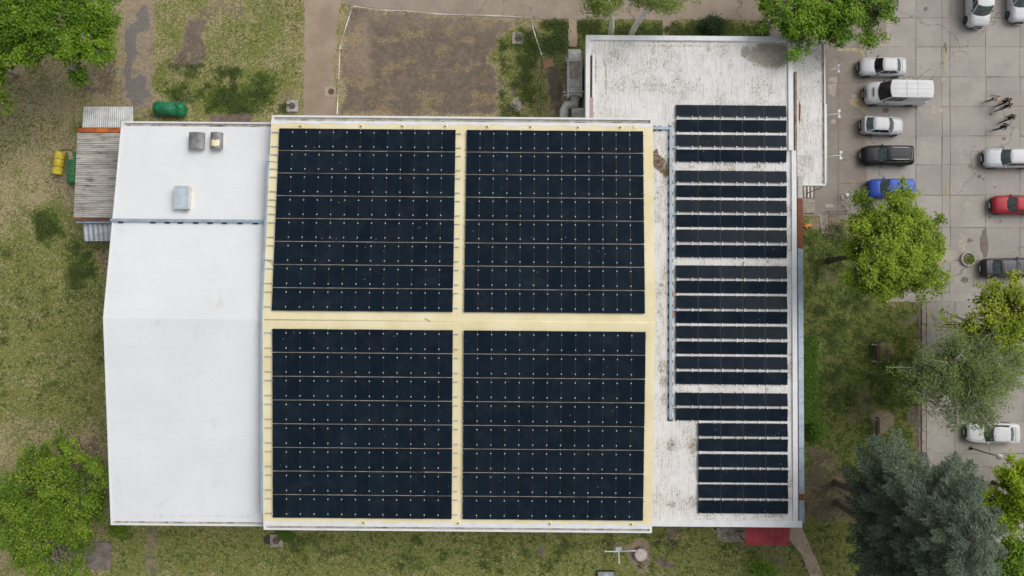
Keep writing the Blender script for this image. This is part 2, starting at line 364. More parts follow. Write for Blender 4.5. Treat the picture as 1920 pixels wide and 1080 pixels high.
def ragged(px, z=0., step=.35, jit=.08, seed=1):
    """densify a pixel outline and roughen it -> world xy list"""
    r = random.Random(seed); q = [P(u, v, 0) for u, v in px]; out = []
    for i in range(len(q)):
        a, b = q[i], q[(i+1) % len(q)]; n = max(1, int((b-a).length/step))
        for k in range(n):
            p = a.lerp(b, k/n); out.append((p.x+r.gauss(0, jit), p.y+r.gauss(0, jit)))
    return out
def flat_ngon(pts, z, mat, name):
    me = bpy.data.meshes.new(name); bm = bmesh.new()
    vs = [bm.verts.new((x, y, z)) for x, y in pts]; es = [bm.edges.new((vs[i], vs[(i+1) % len(vs)])) for i in range(len(vs))]
    bmesh.ops.triangle_fill(bm, use_beauty=True, edges=es)
    for f in bm.faces:
        if f.normal.z < 0: f.normal_flip()
    bm.to_mesh(me); bm.free(); me.materials.append(mat); return me
def sheet(name, px, z, mat, jit=.08, seed=1, parent=None, **k):
    me = flat_ngon(ragged(px, z, .35, jit, seed), z, mat, name)
    return setp(link(bpy.data.objects.new(name, me), parent), **k)
def blob(cu, cv, ru, rv, seed, n=18, jag=.18, rot=0):
    r = random.Random(seed); out = []
    for i in range(n):
        t = 2*math.pi*i/n; k = 1+r.uniform(-jag, jag); x, y = ru*math.cos(t)*k, rv*math.sin(t)*k
        out.append((cu+x*math.cos(rot)-y*math.sin(rot), cv+x*math.sin(rot)+y*math.cos(rot)))
    return out

def pave_mat(name, c1, c2, crack=True, sc_=.12, dirt=None):
    s = NT(name); p = s.pos(); oi = s.n('ShaderNodeObjectInfo')
    a = s.noise(p, .35, 6, .65); b = s.noise(p, 4, 5, .75); f = s.noise(p, 14, 3, .6)
    c = s.mix(s.step(a, .32, .68), c1, c2)
    c = s.mix(s.step(b, .42, .8, 0, .35), c, tuple(x*.68 for x in c2))
    c = s.mix(s.step(f, .68, .78, 0, .4), c, tuple(x*.5 for x in c2))
    if dirt: c = s.mix(s.step(s.noise(p, .8, 5, .7), .52, .72, 0, .6), c, dirt)
    if crack:
        v = s.n('ShaderNodeTexVoronoi', feature='DISTANCE_TO_EDGE'); v.inputs['Scale'].default_value = sc_
        w1 = s.n('ShaderNodeVectorMath', operation='ADD'); nz = s.n('ShaderNodeTexNoise'); nz.inputs['Scale'].default_value = .9; nz.inputs['Detail'].default_value = 5
        s.l(p, nz.inputs['Vector']); s.l(p, w1.inputs[0]); sc2 = s.n('ShaderNodeVectorMath', operation='SCALE'); sc2.inputs['Scale'].default_value = 1.6
        s.l(nz.outputs['Color'], sc2.inputs[0]); s.l(sc2.outputs[0], w1.inputs[1]); s.l(w1.outputs[0], v.inputs['Vector'])
        gate = s.step(s.noise(p, .25, 2, .5), .46, .56)
        c = s.mix(s.math('MULTIPLY', s.step(v.outputs['Distance'], .002, .007, .6, 0), gate), c, tuple(x*.4 for x in c2))
    hsv = s.n('ShaderNodeHueSaturation'); s.l(s.step(oi.outputs['Random'], 0, 1, .94, 1.05), hsv.inputs['Value']); s.l(c, hsv.inputs['Color'])
    s.color(hsv.outputs[0]); s.bump(b, .25, .01); return s.fin(.9, spec=.25)
slab_m = pave_mat('concrete_slab', lin((171,165,158)), lin((157,151,145)))
asph_m = pave_mat('old_asphalt', lin((150,142,134)), lin((136,128,121)), True, .1, lin((168,154,134)))
road_m = pave_mat('worn_road', lin((170,156,142)), lin((152,138,125)), True, .1, lin((140,126,110)))
path_m = pave_mat('dusty_path', lin((176,158,140)), lin((156,138,120)), False)
joint_m = pm('joint_dirt', lin((140,130,119)), lin((112,102,90)), 3, .95)
stain_m = pm('oil_stain', lin((108,98,92)), lin((128,118,110)), 4, .8)
patch_m = pm('repair_patch', lin((178,168,156)), lin((160,150,140)), 3, .9)
tan_m = pm('sandy_edge', lin((186,168,134)), lin((160,144,118)), 3, .95)

sheet('road', [(640,-120),(2150,-120),(2150,36),(1500,38),(1240,37),(1000,35),(880,30),(740,20),(690,12),(640,8)], .008, road_m, .06, 3, kind='structure')
sheet('dirt_path', [(571,-120),(640,-120),(638,15),(630,60),(626,150),(630,222),(568,222),(570,100)], .006, path_m, .07, 4, kind='structure')
sheet('apron', [(1440,36),(1626,36),(1626,428),(1560,405),(1440,403)], .012, asph_m, .02, 5, kind='structure')
# concrete parking lot: joint bed, slabs, kerb
lot = sheet('parking_lot', [(1622,-120),(2200,-120),(2200,1250),(1722,1250),(1722,568),(1632,560),(1622,430)], .009, joint_m, .01, 6, kind='structure')
cols_ = [1625,1717,1766,1781,1848,1912,1980,2050,2120]
rows_ = [-115,-70,-20,34,88,144,200,255,309,366,427,488,548,566]
rows2 = [566,608,668,728,790,850,912,975,1040,1105,1170]
def slab(u0, v0, u1, v1):
    g = .45
    q = [P(u0+g, v1-g), P(u1-g, v1-g), P(u1-g, v0+g), P(u0+g, v0+g)]
    c = sum(q, Vector())/4; jz = rnd.uniform(-.004, .004)
    mb = MB(); mb.prism([(p.x-c.x+rnd.gauss(0,.022), p.y-c.y+rnd.gauss(0,.022)) for p in q], -.09, .024+jz)
    obj('slab', mb, slab_m, lot, loc=(c.x, c.y, 0))
for i in range(len(cols_)-1):
    for j in range(len(rows_)-1):
        v0, v1 = rows_[j], rows_[j+1]
        u0, u1 = cols_[i], cols_[i+1]
        if i == 0 and v1 > 500: u0 = 1640
        if cols_[i] == 1766 and v0 > 420: u1 = 1781
        slab(u0, v0, u1, v1)
for u0, u1 in zip([1737,1790,1855,1920,1990,2060], [1790,1855,1920,1990,2060,2130]):
    for v0, v1 in zip(rows2[:-1], rows2[1:]): slab(u0, v0, u1, v1)
kb = MB()
for v0, v1 in zip(range(568, 1090, 40), range(608, 1130, 40)):
    a, b = P(1727, v0+.5), P(1735, v1-.5)
    o = MB().box(a.x, a.y, -.1, b.x, b.y, .11); obj('kerb_stone', o, concrete, lot, bevel=.02)
for k, (u, v, ru, rv, m, se) in enumerate([(1756,205,13,9,patch_m,1),(1811,384,8,8,patch_m,2),(1836,331,4,3.6,stain_m,3),(1843,336,2,2,stain_m,4),(1845,455,7.5,27,stain_m,5),(1817,451,6,4,stain_m,6),(1804,455,9,18,patch_m,7),
        (1772,90,3,11,stain_m,8),(1857,214,3.5,2.5,stain_m,9),(1882,260,4,3,stain_m,10),(1808,525,7,6,stain_m,11),(1794,103,4,3.6,patch_m,12),(1790,114,1.8,1.2,stain_m,13),(1768,150,5,5,patch_m,14),(1775,480,18,12,patch_m,15),
        (1735,17,4,4,stain_m,16),(1770,110,2,18,tan_m,17),(1855,408,2,2,stain_m,18),(1875,415,2,2,stain_m,19),(1660,207,6,5,stain_m,20),(1775,357,3,9,tan_m,21),(1865,351,1.6,1.6,stain_m,22),(1840,256,1,1,stain_m,23)]):
    sheet('stain' if m is stain_m else 'patch', blob(u, v, ru, rv, se), .031+.0004*k, m, .01, se, lot)
# apron marks: sandy seams and old repairs
ap = bpy.data.objects['apron']
for k, (px, m) in enumerate([([(1568,92),(1600,90),(1617,95),(1623,108),(1620,110),(1614,99),(1600,95),(1570,96)], tan_m), ([(1594,186),(1622,183),(1622,214),(1614,205),(1600,200),(1592,192)], tan_m), ([(1621,145),(1625,145),(1625,215),(1622,215)], tan_m),
        ([(1595,178),(1606,177),(1608,183),(1598,184)], patch_m), (blob(1560,165,8,16,3), patch_m), (blob(1562,228,5,5,4), patch_m), (blob(1563,150,10,6,5), patch_m), (blob(1555,386,8,4,6), patch_m),
        ([(1571,95),(1573,95),(1572.4,400),(1571,400)], joint_m), ([(1623,215),(1624.6,215),(1624.6,420),(1623.4,420)], tan_m), ([(1552,155),(1622,154),(1622,155.4),(1552,156)], joint_m), ([(1573,300),(1622,298.5),(1622,299.6),(1573,301)], joint_m), ([(1573,343),(1622,344),(1622,345),(1573,344)], joint_m)]):
    sheet('patch', px, .016+.0004*k, m, .02, 40+k, ap)
sheet('paved_patch', [(1620,30),(1668,30),(1668,88),(1620,88)], .034, patch_m, .01, 71, kind='structure')
sheet('paved_panel', [(1621,30),(1662,30),(1662,82),(1621,82)], .039, asph_m, .01, 72, kind='structure')
sheet('footpath', [(1066,36),(1082,36),(1082,88),(1066,88)], .012, path_m, .03, 8, kind='structure')
sheet('side_path', [(1243,36),(1269,36),(1270,70),(1242,70)], .0125, path_m, .03, 9, kind='structure')
sheet('garden_path', [(1478,985),(1502,985),(1522,1030),(1547,1090),(1524,1090),(1502,1040),(1480,1012)], .013, path_m, .03, 10, kind='structure')
sheet('entry_pad', [(1345,990),(1400,990),(1400,1016),(1352,1016),(1345,1006)], .014, concrete, .03, 12, kind='structure')
sheet('rack_pad', [(1535,402),(1552,402),(1552,438),(1540,438)], .015, concrete, .03, 13, kind='structure')
# faded yellow and white road paint
paint_y = pm('worn_yellow_paint', lin((206,170,80)), lin((170,150,110)), 5, .8); paint_w = pm('worn_white_paint', lin((200,196,188)), lin((172,164,156)), 6, .8)
def stripe(pts, wpx, m, z):
    L = [(u-wpx, v) for u, v in pts]+[(u+wpx, v) for u, v in reversed(pts)]
    sheet('painted_line', L, z, m, .012, 3, lot)
stripe([(1744,576),(1739,590),(1738,604)], .9, paint_y, .0412); stripe([(1738,608),(1738.5,624)], .8, paint_y, .0416)
stripe([(1763,584),(1760,598)], .9, paint_w, .042); stripe([(1784,590),(1780,602)], .9, paint_y, .0424); stripe([(1757,555),(1752,562)], .7, paint_y, .0428); stripe([(1781,645),(1782,651)], .8, paint_y, .0432)

# ------------------------------------------------------------------ buildings
def bthing(name, label, cat, a, b, **k): 
    x, y = AB(a, b); return thing(name, label, cat, (x, y, 0), PHI, **k)
def bobj(name, mb, mats, parent, a0, b0, **k): return obj(name, shifted(mb, a0, b0), mats, parent, **k)

# --- sports hall
HA0, HA1, HB0, HB1, HRB = -20.36, 11.70, -18.36, 16.18, -1.0
HE, HR = 7.0, 8.2                       # eave and ridge height
ca, cb = (HA0+HA1)/2, HRB
hall = bthing('sports_hall', 'large sports hall with pale yellow foam roof carrying four dark solar fields', 'building', ca, cb)
bobj('wall', MB().box(HA0+.25, HB0+.75, -.2, HA1-.25, HB1-.75, HE-.42), plaster, hall, ca, cb)
GI0, GI1 = HB0+.36, HB1-.47             # where slope meets gutter
def hz(b): return HE+.1+(HR-HE-.1)*(1-abs(b-HRB)/((GI1-HRB) if b > HRB else (HRB-GI0)))
mb = MB()
def roofslope(b0, b1, a0=HA0, a1=HA1, up=0., th=.32):
    n = 12
    for i in range(n):
        p, q = b0+(b1-b0)*i/n, b0+(b1-b0)*(i+1)/n
        mb.hexa([(a0,p,hz(p)-th),(a1,p,hz(p)-th),(a1,q,hz(q)-th),(a0,q,hz(q)-th)], [(a0,p,hz(p)+up),(a1,p,hz(p)+up),(a1,q,hz(q)+up),(a0,q,hz(q)+up)])
prof = [(b, hz(b)) for b in np.linspace(GI0, GI1, 29)]; prof[14] = (prof[14][0], hz(prof[14][0]))
n = len(prof)
v = [(HA0, b, z) for b, z in prof]+[(HA1, b, z) for b, z in prof]+[(HA0, b, z-.35) for b, z in prof]+[(HA1, b, z-.35) for b, z in prof]
f = [(i, n+i, n+i+1, i+1) for i in range(n-1)]+[(2*n+i, 2*n+i+1, 3*n+i+1, 3*n+i) for i in range(n-1)]
f += [(i, i+1, 2*n+i+1, 2*n+i) for i in range(n-1)]+[(n+i, 3*n+i, 3*n+i+1, n+i+1) for i in range(n-1)]+[(0, 2*n, 3*n, n), (n-1, 2*n-1, 4*n-1, 3*n-1)]
hall_roof = bobj('roof', MB().add(v, f), foam, hall, ca, cb)
# ridge seam bead, white eave bands with wavy edge
bobj('ridge_seam', MB().tube([(HA0+.1, HRB, hz(HRB)-.062), (HA1-.1, HRB, hz(HRB)-.062)], .07, 8), foam, hall_roof, ca, cb, smooth=True)
for nm, g0, sgn in (('eave_band', GI1, 1), ('eave_band', GI0, -1)):
    mb = MB(); N = 120; wd = [(.27 if sgn > 0 else .36)+.05*math.sin(i*.6)+rnd.uniform(-.05,.05) for i in range(N+1)]
    top = [(HA0-.004+(HA1-HA0+.008)*i/N, g0+sgn*.004, hz(g0)+.012) for i in range(N+1)]; bot = [(HA0-.004+(HA1-HA0+.008)*i/N, g0-sgn*wd[i], hz(g0-sgn*wd[i])+.012) for i in range(N+1)]
    mb.add(top+bot, [(i, i+1, N+2+i, N+1+i) if sgn < 0 else (N+1+i, N+2+i, i+1, i) for i in range(N)])
    bobj(nm, mb, white_paint, hall, ca, cb)
def gutter(root, a0, a1, b_in, b_out, z, ca, cb, lip=.16, deep=.12):
    """box gutter with outer lip between the roof edge b_in and the outer edge b_out"""
    s = 1 if b_out > b_in else -1
    gt = bobj('gutter', MB().box(a0, b_in+s*.005, z-deep-.06, a1, b_out-s*lip, z-deep), gutter_m, root, ca, cb)
    bobj('lip', MB().box(a0, b_out-s*lip+s*.003, z-deep-.3, a1, b_out, z+.06), white_paint, gt, ca, cb, bevel=.02)
    for a in (a0, a1-.2): bobj('end_cap', MB().box(a+.003, b_in+s*.006, z-deep-.05, a+.197, b_out-s*lip, z+.055), white_paint, gt, ca, cb)
    mb = MB(); a = a0+.4; r = random.Random(int(abs(b_in)*100))
    while a < a1-.6:
        L = r.uniform(.2, 1.6); wd = r.uniform(.06, .16)
        mb.add([(a, b_in+s*.02, z-deep+.03), (a+L, b_in+s*.02, z-deep+.03), (a+L*.8, b_in+s*(.02+wd), z-deep+.012), (a+L*.15, b_in+s*(.02+wd*.8), z-deep+.012)][::(1 if s > 0 else -1)], [(0,1,2,3)])
        a += L+r.choice([.1,.3,.8,1.6])
    bobj('debris', mb, debris_m, gt, ca, cb, kind='stuff')
gutter(hall, HA0, HA1, GI1, HB1, HE, ca, cb, .17)
gutter(hall, HA0, HA1, GI0, HB0, HE, ca, cb, .16)
# roof anchors on foam mounds along the eaves
def mound(u, v, b_off, dot=True):
    a, b = PAB(u, v, 7.15); z = hz(b)
    mb = MB(); mb.lathe([(.24,-.02),(.21,.015),(.12,.028),(.03,.03)], 12, 0)
    o = obj('anchor_mound', mb, foam, hall_roof, smooth=True, loc=(a-ca, b-cb, z))
    if dot: obj('anchor', MB().lathe([(.06,0),(.06,.10),(.04,.13)], 8), dark_rubber, o)
for u, v, d in [(564,237,1),(677,237,1),(755,237,1),(835,237,1),(914,238,1),(995,238,1),(1084,239,1),(1163,239,1),(682,980,1),(859,981,1),(1031,982,1),(1184,983,1),(1190,238,0)]: mound(u, v, 0, d)
# short wire left on the ridge
obj('wire', MB().tube([(0,0,0),(.15,-.08,.05),(.45,-.25,.02)], .018, 6), darkmet, hall, loc=(PAB(797,597,8.2)[0]-ca, PAB(797,597,8.2)[1]-cb, hz(HRB)+.02))

# --- white-roofed wing at the left
wing_roof = wing_roof_mat([(P(u, v, 6.8).x, P(u, v, 6.8).y, ru/22, rv/22, k, c_) for u, v, ru, rv, k, c_ in [(412,562,26,24,.55,(196,184,166)),(398,795,22,12,.6,(170,158,138)),(396,912,34,16,.55,(192,180,156)),(212,925,10,40,.5,(165,165,167)),(345,395,14,8,.7,(186,150,110)),(366,362,10,24,.4,(206,196,180)),(490,620,16,60,.5,(190,180,170)),
    (488,940,14,30,.8,(150,140,128)),(300,974,110,4,.5,(170,170,170)),(430,974,70,4,.5,(165,165,163)),(382,625,16,22,.4,(190,186,182)),(480,460,20,40,.35,(196,188,178)),(225,435,14,10,.5,(200,186,164))]])
WA0, WA1, WB0, WB1, WRB, WE, WR = -33.55, HA0+.2, -18.42, 15.86, -1.0, 5.9, 7.75
wca, wcb = (WA0+HA0)/2, WRB
wing = bthing('gable_wing', 'wide low building with smooth white gable roof beside the yellow hall roof', 'building', wca, wcb)
WG0, WG1 = WB0+.32, WB1-.40
def wz(b): return WE+(WR-WE)*(1-abs(b-WRB)/((WG1-WRB) if b > WRB else (WRB-WG0)))
bobj('wall', MB().box(WA0+.3, WB0+.5, -.2, WA1-.01, WB1-.5, WE-.42), plaster, wing, wca, wcb)
prof = [(b, wz(b)) for b in (WG0, WRB, WG1)]; n = 3
v = [(WA0, b, z) for b, z in prof]+[(WA1, b, z) for b, z in prof]+[(WA0, b, z-.35) for b, z in prof]+[(WA1, b, z-.35) for b, z in prof]
f = [(i, n+i, n+i+1, i+1) for i in range(n-1)]+[(2*n+i, 2*n+i+1, 3*n+i+1, 3*n+i) for i in range(n-1)]
f += [(i, i+1, 2*n+i+1, 2*n+i) for i in range(n-1)]+[(n+i, 3*n+i, 3*n+i+1, n+i+1) for i in range(n-1)]+[(0, 2*n, 3*n, n), (n-1, 2*n-1, 4*n-1, 3*n-1)]
bobj('roof', MB().add(v, f), wing_roof, wing, wca, wcb)
bobj('verge_trim', MB().hexa([(WA0-.1,WG0-.2,wz(WG0)-.3),(WA0-.003,WG0-.2,wz(WG0)-.3),(WA0-.003,WRB,WR-.3),(WA0-.1,WRB,WR-.3)], [(WA0-.1,WG0-.2,wz(WG0)+.02),(WA0-.003,WG0-.2,wz(WG0)+.02),(WA0-.003,WRB,WR+.03),(WA0-.1,WRB,WR+.03)]), white_paint, wing, wca, wcb)
bobj('verge_trim', MB().hexa([(WA0-.1,WRB+.002,WR-.3),(WA0-.003,WRB+.002,WR-.3),(WA0-.003,WG1+.2,wz(WG1)-.3),(WA0-.1,WG1+.2,wz(WG1)-.3)], [(WA0-.1,WRB+.002,WR+.03),(WA0-.003,WRB+.002,WR+.03),(WA0-.003,WG1+.2,wz(WG1)+.02),(WA0-.1,WG1+.2,wz(WG1)+.02)]), white_paint, wing, wca, wcb)
gutter(wing, WA0-.08, WA1-.3, WG1, WB1, WE, wca, wcb, .15, .12)
gutter(wing, WA0-.08, WA1-.3, WG0, WB0, WE, wca, wcb, .15, .12)
# roof vents: curved hoods
def vent(u0, v0, u1, v1, label, foampatch):
    zr = wz(PAB((u0+u1)/2, (v0+v1)/2, 6.8)[1]); zt = zr+.75
    a0, b1 = PAB(u0, v0, zt); a1, b0 = PAB(u1, v1, zt)
    am, bm_ = (a0+a1)/2, (b0+b1)/2; x, y = AB(am, bm_)
    t = thing('roof_vent', label, 'roof vent', (x, y, zr), PHI, 'hooded vents on the white roof')
    W, D = (a1-a0)/2, (b1-b0)/2
    obj('base', MB().box(-W*.72, -D*.75, -.15, W*.72, D*.75, .3), foam, t, bevel=.05)
    mb = MB(); N = 10; vs = []
    for yy in (-D, D):
        for i in range(N+1):
            th = math.pi*(.06+.88*i/N); vs.append((-W*math.cos(th), yy, .28+.47*math.sin(th)))
        for i in range(N+1):
            th = math.pi*(.06+.88*i/N); vs.append((-(W-.03)*math.cos(th), yy, .25+.44*math.sin(th)))
    m_ = N+1; fs = []
    for i in range(N):
        fs += [(i, 2*m_+i, 2*m_+i+1, i+1), (m_+i, m_+i+1, 3*m_+i+1, 3*m_+i), (i, i+1, m_+i+1, m_+i), (2*m_+i, 3*m_+i, 3*m_+i+1, 2*m_+i+1)]
    fs += [(0, m_, 3*m_, 2*m_), (N, 2*m_+N, 3*m_+N, m_+N)]
    obj('hood', MB().add(vs, fs), pm('vent_metal', lin((150,150,150)), lin((112,112,114)), 1.6, .6, .2, lo=.3, hi=.7), t, smooth=False)
    obj('bird_screen', MB().box(-W*.8, D-.06, .3, W*.8, D-.05, .6), dark_rubber, t)
    obj('flange', MB().box(-W*.9, -D*.95, -.02, W*.9, -D*.8, .04), debris_m, t)
    if foampatch:
        mb = MB(); mb.grid(lambda s_, q: (W*(-.62+1.25*s_), D*(-.72+.75*q)+.04*math.sin(9*s_), .29+.50*math.sin(math.acos(max(-.99,min(.99,-(-.62+1.25*s_)))))*.97), 8, 5)
        obj('foam_patch', mb, foam, t, smooth=True)
vent(350, 247, 381, 278, 'wider grey hooded vent on the white roof', False)
vent(391, 247, 415, 278, 'smaller grey hooded vent with a yellow foam patch on the white roof', True)
za = wz(PAB(340, 370, 6.8)[1]); a0, b1 = PAB(326, 348, za+.65); a1, b0 = PAB(353, 392, za+.65); x, y = AB((a0+a1)/2, (b0+b1)/2)
t = thing('roof_hatch', 'pale blue riveted metal box standing on the white roof', 'roof hatch', (x, y, za), PHI)
W, D = (a1-a0)/2, (b1-b0)/2
obj('curb', MB().box(-W*.9, -D*.95, -.2, W*.95, D*.93, .42), pm('cream_metal', lin((222,214,196)), lin((196,184,160)), 2, .7), t, bevel=.03)
lidp = obj('lid', MB().box(-W, -D, .42, W, D, .66), pm('pale_sheet_metal', lin((205,216,224)), lin((186,198,206)), 1.8, .45, .2), t, bevel=.02)
mb = MB()
for k in range(7):
    for s_ in (-1, 1): mb.sphere((s_*W*.88, D*(-.88+.29*k), .665), .022, 6, 4)
for k in range(1, 4):
    for s_ in (-1, 1): mb.sphere((W*(-.88+.44*k), s_*D*.9, .665), .022, 6, 4)
obj('rivets', mb, darkmet, lidp, kind='stuff')
mb = MB(); mb.bar((-W*.85,-D*.85,.664), (W*.85,D*.85,.664), .02, .012); mb.bar((-W*.85,D*.85,.663), (W*.85,-D*.85,.663), .02, .012); obj('crease', mb, lidp.data.materials[0], lidp)

# --- flat-roofed annex
AA0, AA1, AB0_, AB1_, AZ = 6.24, 24.30, -18.40, 23.98, 5.0
spots = []
for u, v, ru, rv, k in [(1445,104,62,34,1.25),(1398,98,14,18,1.05),(1328,92,6,9,.8),(1258,835,12,18,.75),(1300,838,12,22,.8),(1243,690,18,26,.7),(1245,715,14,18,.8),(1240,535,10,7,.7),(1238,580,12,26,.6),(1246,748,14,20,.65),(1258,945,14,10,.7),(1300,940,14,18,.7),(1300,300,20,40,.35),(1247,320,12,45,.55),(1215,235,8,5,.7),
        (1450,967,40,8,.6),(1397,305,6,6,.6),(1423,312,10,7,.7),(1370,312,8,8,.6),(1296,312,12,6,.6),(1440,492,5,8,.7),(1393,494,5,8,.7),(1312,730,9,8,.6),(1438,730,7,8,.7),(1117,130,3,45,.75),(1136,150,3,50,.75),(1310,150,5,8,.5),(1300,640,6,300,.15),(1268,560,5,360,.3),(1150,95,30,5,.4),(1290,86,170,5,.55),(1110,140,4,60,.6),(1160,110,3,14,.7),(1245,120,4,12,.5),(1370,120,5,14,.55),(1330,185,60,8,.4),(1480,500,4,300,.35)]:
    c = P(u, v, AZ); spots.append((c.x, c.y, ru/21.7, rv/21.7, k))
annex_roof = annex_roof_mat(spots)
aca, acb = 18.0, 2.0
annex = bthing('flat_annex', 'long low annex with stained white flat roof right of the yellow hall roof', 'building', aca, acb)
Lp = [(HA1-.2, AB0_), (AA1+.25, AB0_), (AA1+.25, 14.0), (AA1, 14.0), (AA1, AB1_), (AA0, AB1_), (AA0, HB1-.5), (HA1-.2, HB1-.5)]
def inset(L, d): return [(HA1-.15, AB0_+d), (AA1+.25-d, AB0_+d), (AA1+.25-d, 14.0), (AA1-d, 14.0), (AA1-d, AB1_-d), (AA0+d, AB1_-d), (AA0+d, HB1-.45), (HA1-.15, HB1-.45)]
bobj('wall', MB().prism(inset(Lp, .25), -.2, AZ-.42), plaster, annex, aca, acb)
bobj('roof', MB().prism(inset(Lp, .06), AZ-.4, AZ), annex_roof, annex, aca, acb)
mb = MB(); par = []
for x0, y0, x1, y1, h in [(AA0, AB1_-.42, AA1, AB1_, .22), (AA0, HB1+.02, AA0+.36, AB1_-.425, .22), (HA1+.02, AB0_, AA1+.62, AB0_+.55, .16), (AA1-.40, 14.0, AA1+.02, AB1_-.425, .14), (AA1-.14, AB0_+.555, AA1+.27, 13.995, .14)]:
    bobj('parapet', MB().box(x0, y0, AZ-.45, x1, y1, AZ+h), white_paint, annex, aca, acb, bevel=.02)
bobj('gutter_slot', MB().box(AA0+.42, HB1+1.6, AZ+.002, AA0+.56, AB1_-1.8, AZ+.03), pm('brown_debris', lin((108,82,62)), lin((78,60,48)), 4, .95), annex, aca, acb)
bobj('kerb_strip', MB().box(AA0+.6, HB1+1.0, AZ+.001, AA0+.82, AB1_-1.6, AZ+.12), white_paint, annex, aca, acb)
bobj('pink_board', MB().box(AA0+.38, HB1+.5, AZ+.1, AA0+.68, HB1+2.3, AZ+.22), pm('pinkish_board', lin((196,172,168)), lin((176,152,148)), 3, .85), annex, aca, acb)
# right edge: gutter with debris, and flashing panels, the upper ones rusty
bobj('gutter', MB().box(AA1+.275, AB0_+.56, AZ-.45, AA1+.44, 21.0, AZ-.1), pm('brown_gutter', lin((120,100,84)), lin((150,140,130)), 1.2, .9), annex, aca, acb)
ys = [330,372,421,466,506,548,590,632,672,714,756,798,841,884,926,938,981]
for k in range(len(ys)-1):
    bt = PAB(1503, ys[k], AZ-.1)[1]; bb = PAB(1503, ys[k+1], AZ-.1)[1]
    m = concrete_l if k == 0 else rust if k in (1, 2, 14) else bluegrey
    mb = MB(); x0, x1 = AA1+.445, AA1+.93; ylo, yhi = bb+.008, bt-.008
    mb.hexa([(x0,ylo,AZ-.42),(x1,ylo,AZ-.5),(x1,yhi,AZ-.5),(x0,yhi,AZ-.42)], [(x0,ylo,AZ-.02),(x1,ylo,AZ-.12),(x1,yhi,AZ-.12),(x0,yhi,AZ-.02)])
    bobj('flashing_panel', mb, m, annex, aca, acb, bevel=.012)
    if k == 12: pass
# loose gravel dumped on the annex roof
a, b = PAB(1240, 306, AZ)
mb = MB(); rr = random.Random(4)
pth = [PAB(1224, 285, AZ), PAB(1229, 300, AZ), PAB(1240, 310, AZ), PAB(1252, 318, AZ), PAB(1252, 328, AZ)]
for i in range(1500):
    k = rr.random()*3.999; j = int(k); q = k-j; wd = [.42,.48,.5,.5,.25]
    cx = pth[j][0]*(1-q)+pth[j+1][0]*q; cy = pth[j][1]*(1-q)+pth[j+1][1]*q; ww = wd[j]*(1-q)+wd[j+1]*q
    tq = rr.uniform(-1, 1); s_ = rr.uniform(.02, .045); x = cx+tq*ww*.75; y = cy+tq*ww*.8+rr.gauss(0,.06); z = AZ+.02+.07*(1-tq*tq)*rr.random()
    mb.add([(x-s_,y-s_,z),(x+s_,y-s_*.6,z),(x+s_*.2,y+s_,z),(x,y,z+s_)], [(0,1,3),(1,2,3),(2,0,3)])
me = shifted(mb, a, b); x, y = AB(a, b)
g = obj('gravel_spill', me, pm('brown_gravel', lin((168,138,98)), lin((128,102,72)), 8, .95), None, loc=(x, y, 0), rot=(0,0,PHI)); setp(g, 'loose brown gravel spilled on the white annex roof beside the cable tray', 'gravel', None, 'stuff'); del g['category']

# --- entrance canopy
CZ = 3.6; c0 = PAB(1486, 81, CZ); c1 = PAB(1548, 346, CZ); cca, ccb = (c0[0]+c1[0])/2, (c0[1]+c1[1])/2
cano = bthing('entrance_canopy', 'flat white entrance canopy along the annex facing the parked cars', 'canopy', cca, ccb)
A0, A1, B0, B1 = AA1+.46, c1[0], c1[1], c0[1]
sp2 = []
bobj('slab', MB().box(A0, B0, CZ-.35, A1-.14, B1, CZ), annex_roof, cano, cca, ccb)
bobj('edge_rim', MB().box(A1-.135, B0, CZ-.36, A1, B1-.005, CZ+.12), white_paint, cano, cca, ccb, bevel=.02)
bobj('edge_rim', MB().box(A0+.002, B1+.003, CZ-.36, A1, B1+.13, CZ+.1), white_paint, cano, cca, ccb, bevel=.02)
bobj('edge_rim', MB().box(A0+.002, B0-.13, CZ-.36, A1, B0-.003, CZ+.1), white_paint, cano, cca, ccb, bevel=.02)
bobj('kerb_strip', MB().box(A0, B0+2.6, CZ+.002, A0+.35, B1-.01, CZ+.16), white_paint, cano, cca, ccb, bevel=.02)
bobj('rust_seam', MB().box(A1-.27, B0+.2, CZ+.001, A1-.15, B1-.1, CZ+.025), pm('rusty_seam', lin((150,122,96)), lin((190,182,172)), 1.4, .9), cano, cca, ccb)
bobj('pipe', MB().tube([(A1+.08, B1-5.5, CZ-.02), (A1+.08, B0+.2, CZ-.02)], .07, 8), white_paint, cano, cca, ccb, smooth=True)
for yy in (B0+.6, (B0+B1)/2, B1-.6): bobj('column', MB().box(A1-.6, yy-.12, -.1, A1-.36, yy+.12, CZ-.36), plaster, cano, cca, ccb)
bobj('stain_line', MB().add([(A0+.7,B1-5.2,CZ+.012),(A0+.86,B1-5.6,CZ+.012),(A0+.8,B1-7.2,CZ+.012),(A0+.66,B1-6.9,CZ+.012)], [(3,2,1,0)]), rust, cano, cca, ccb)
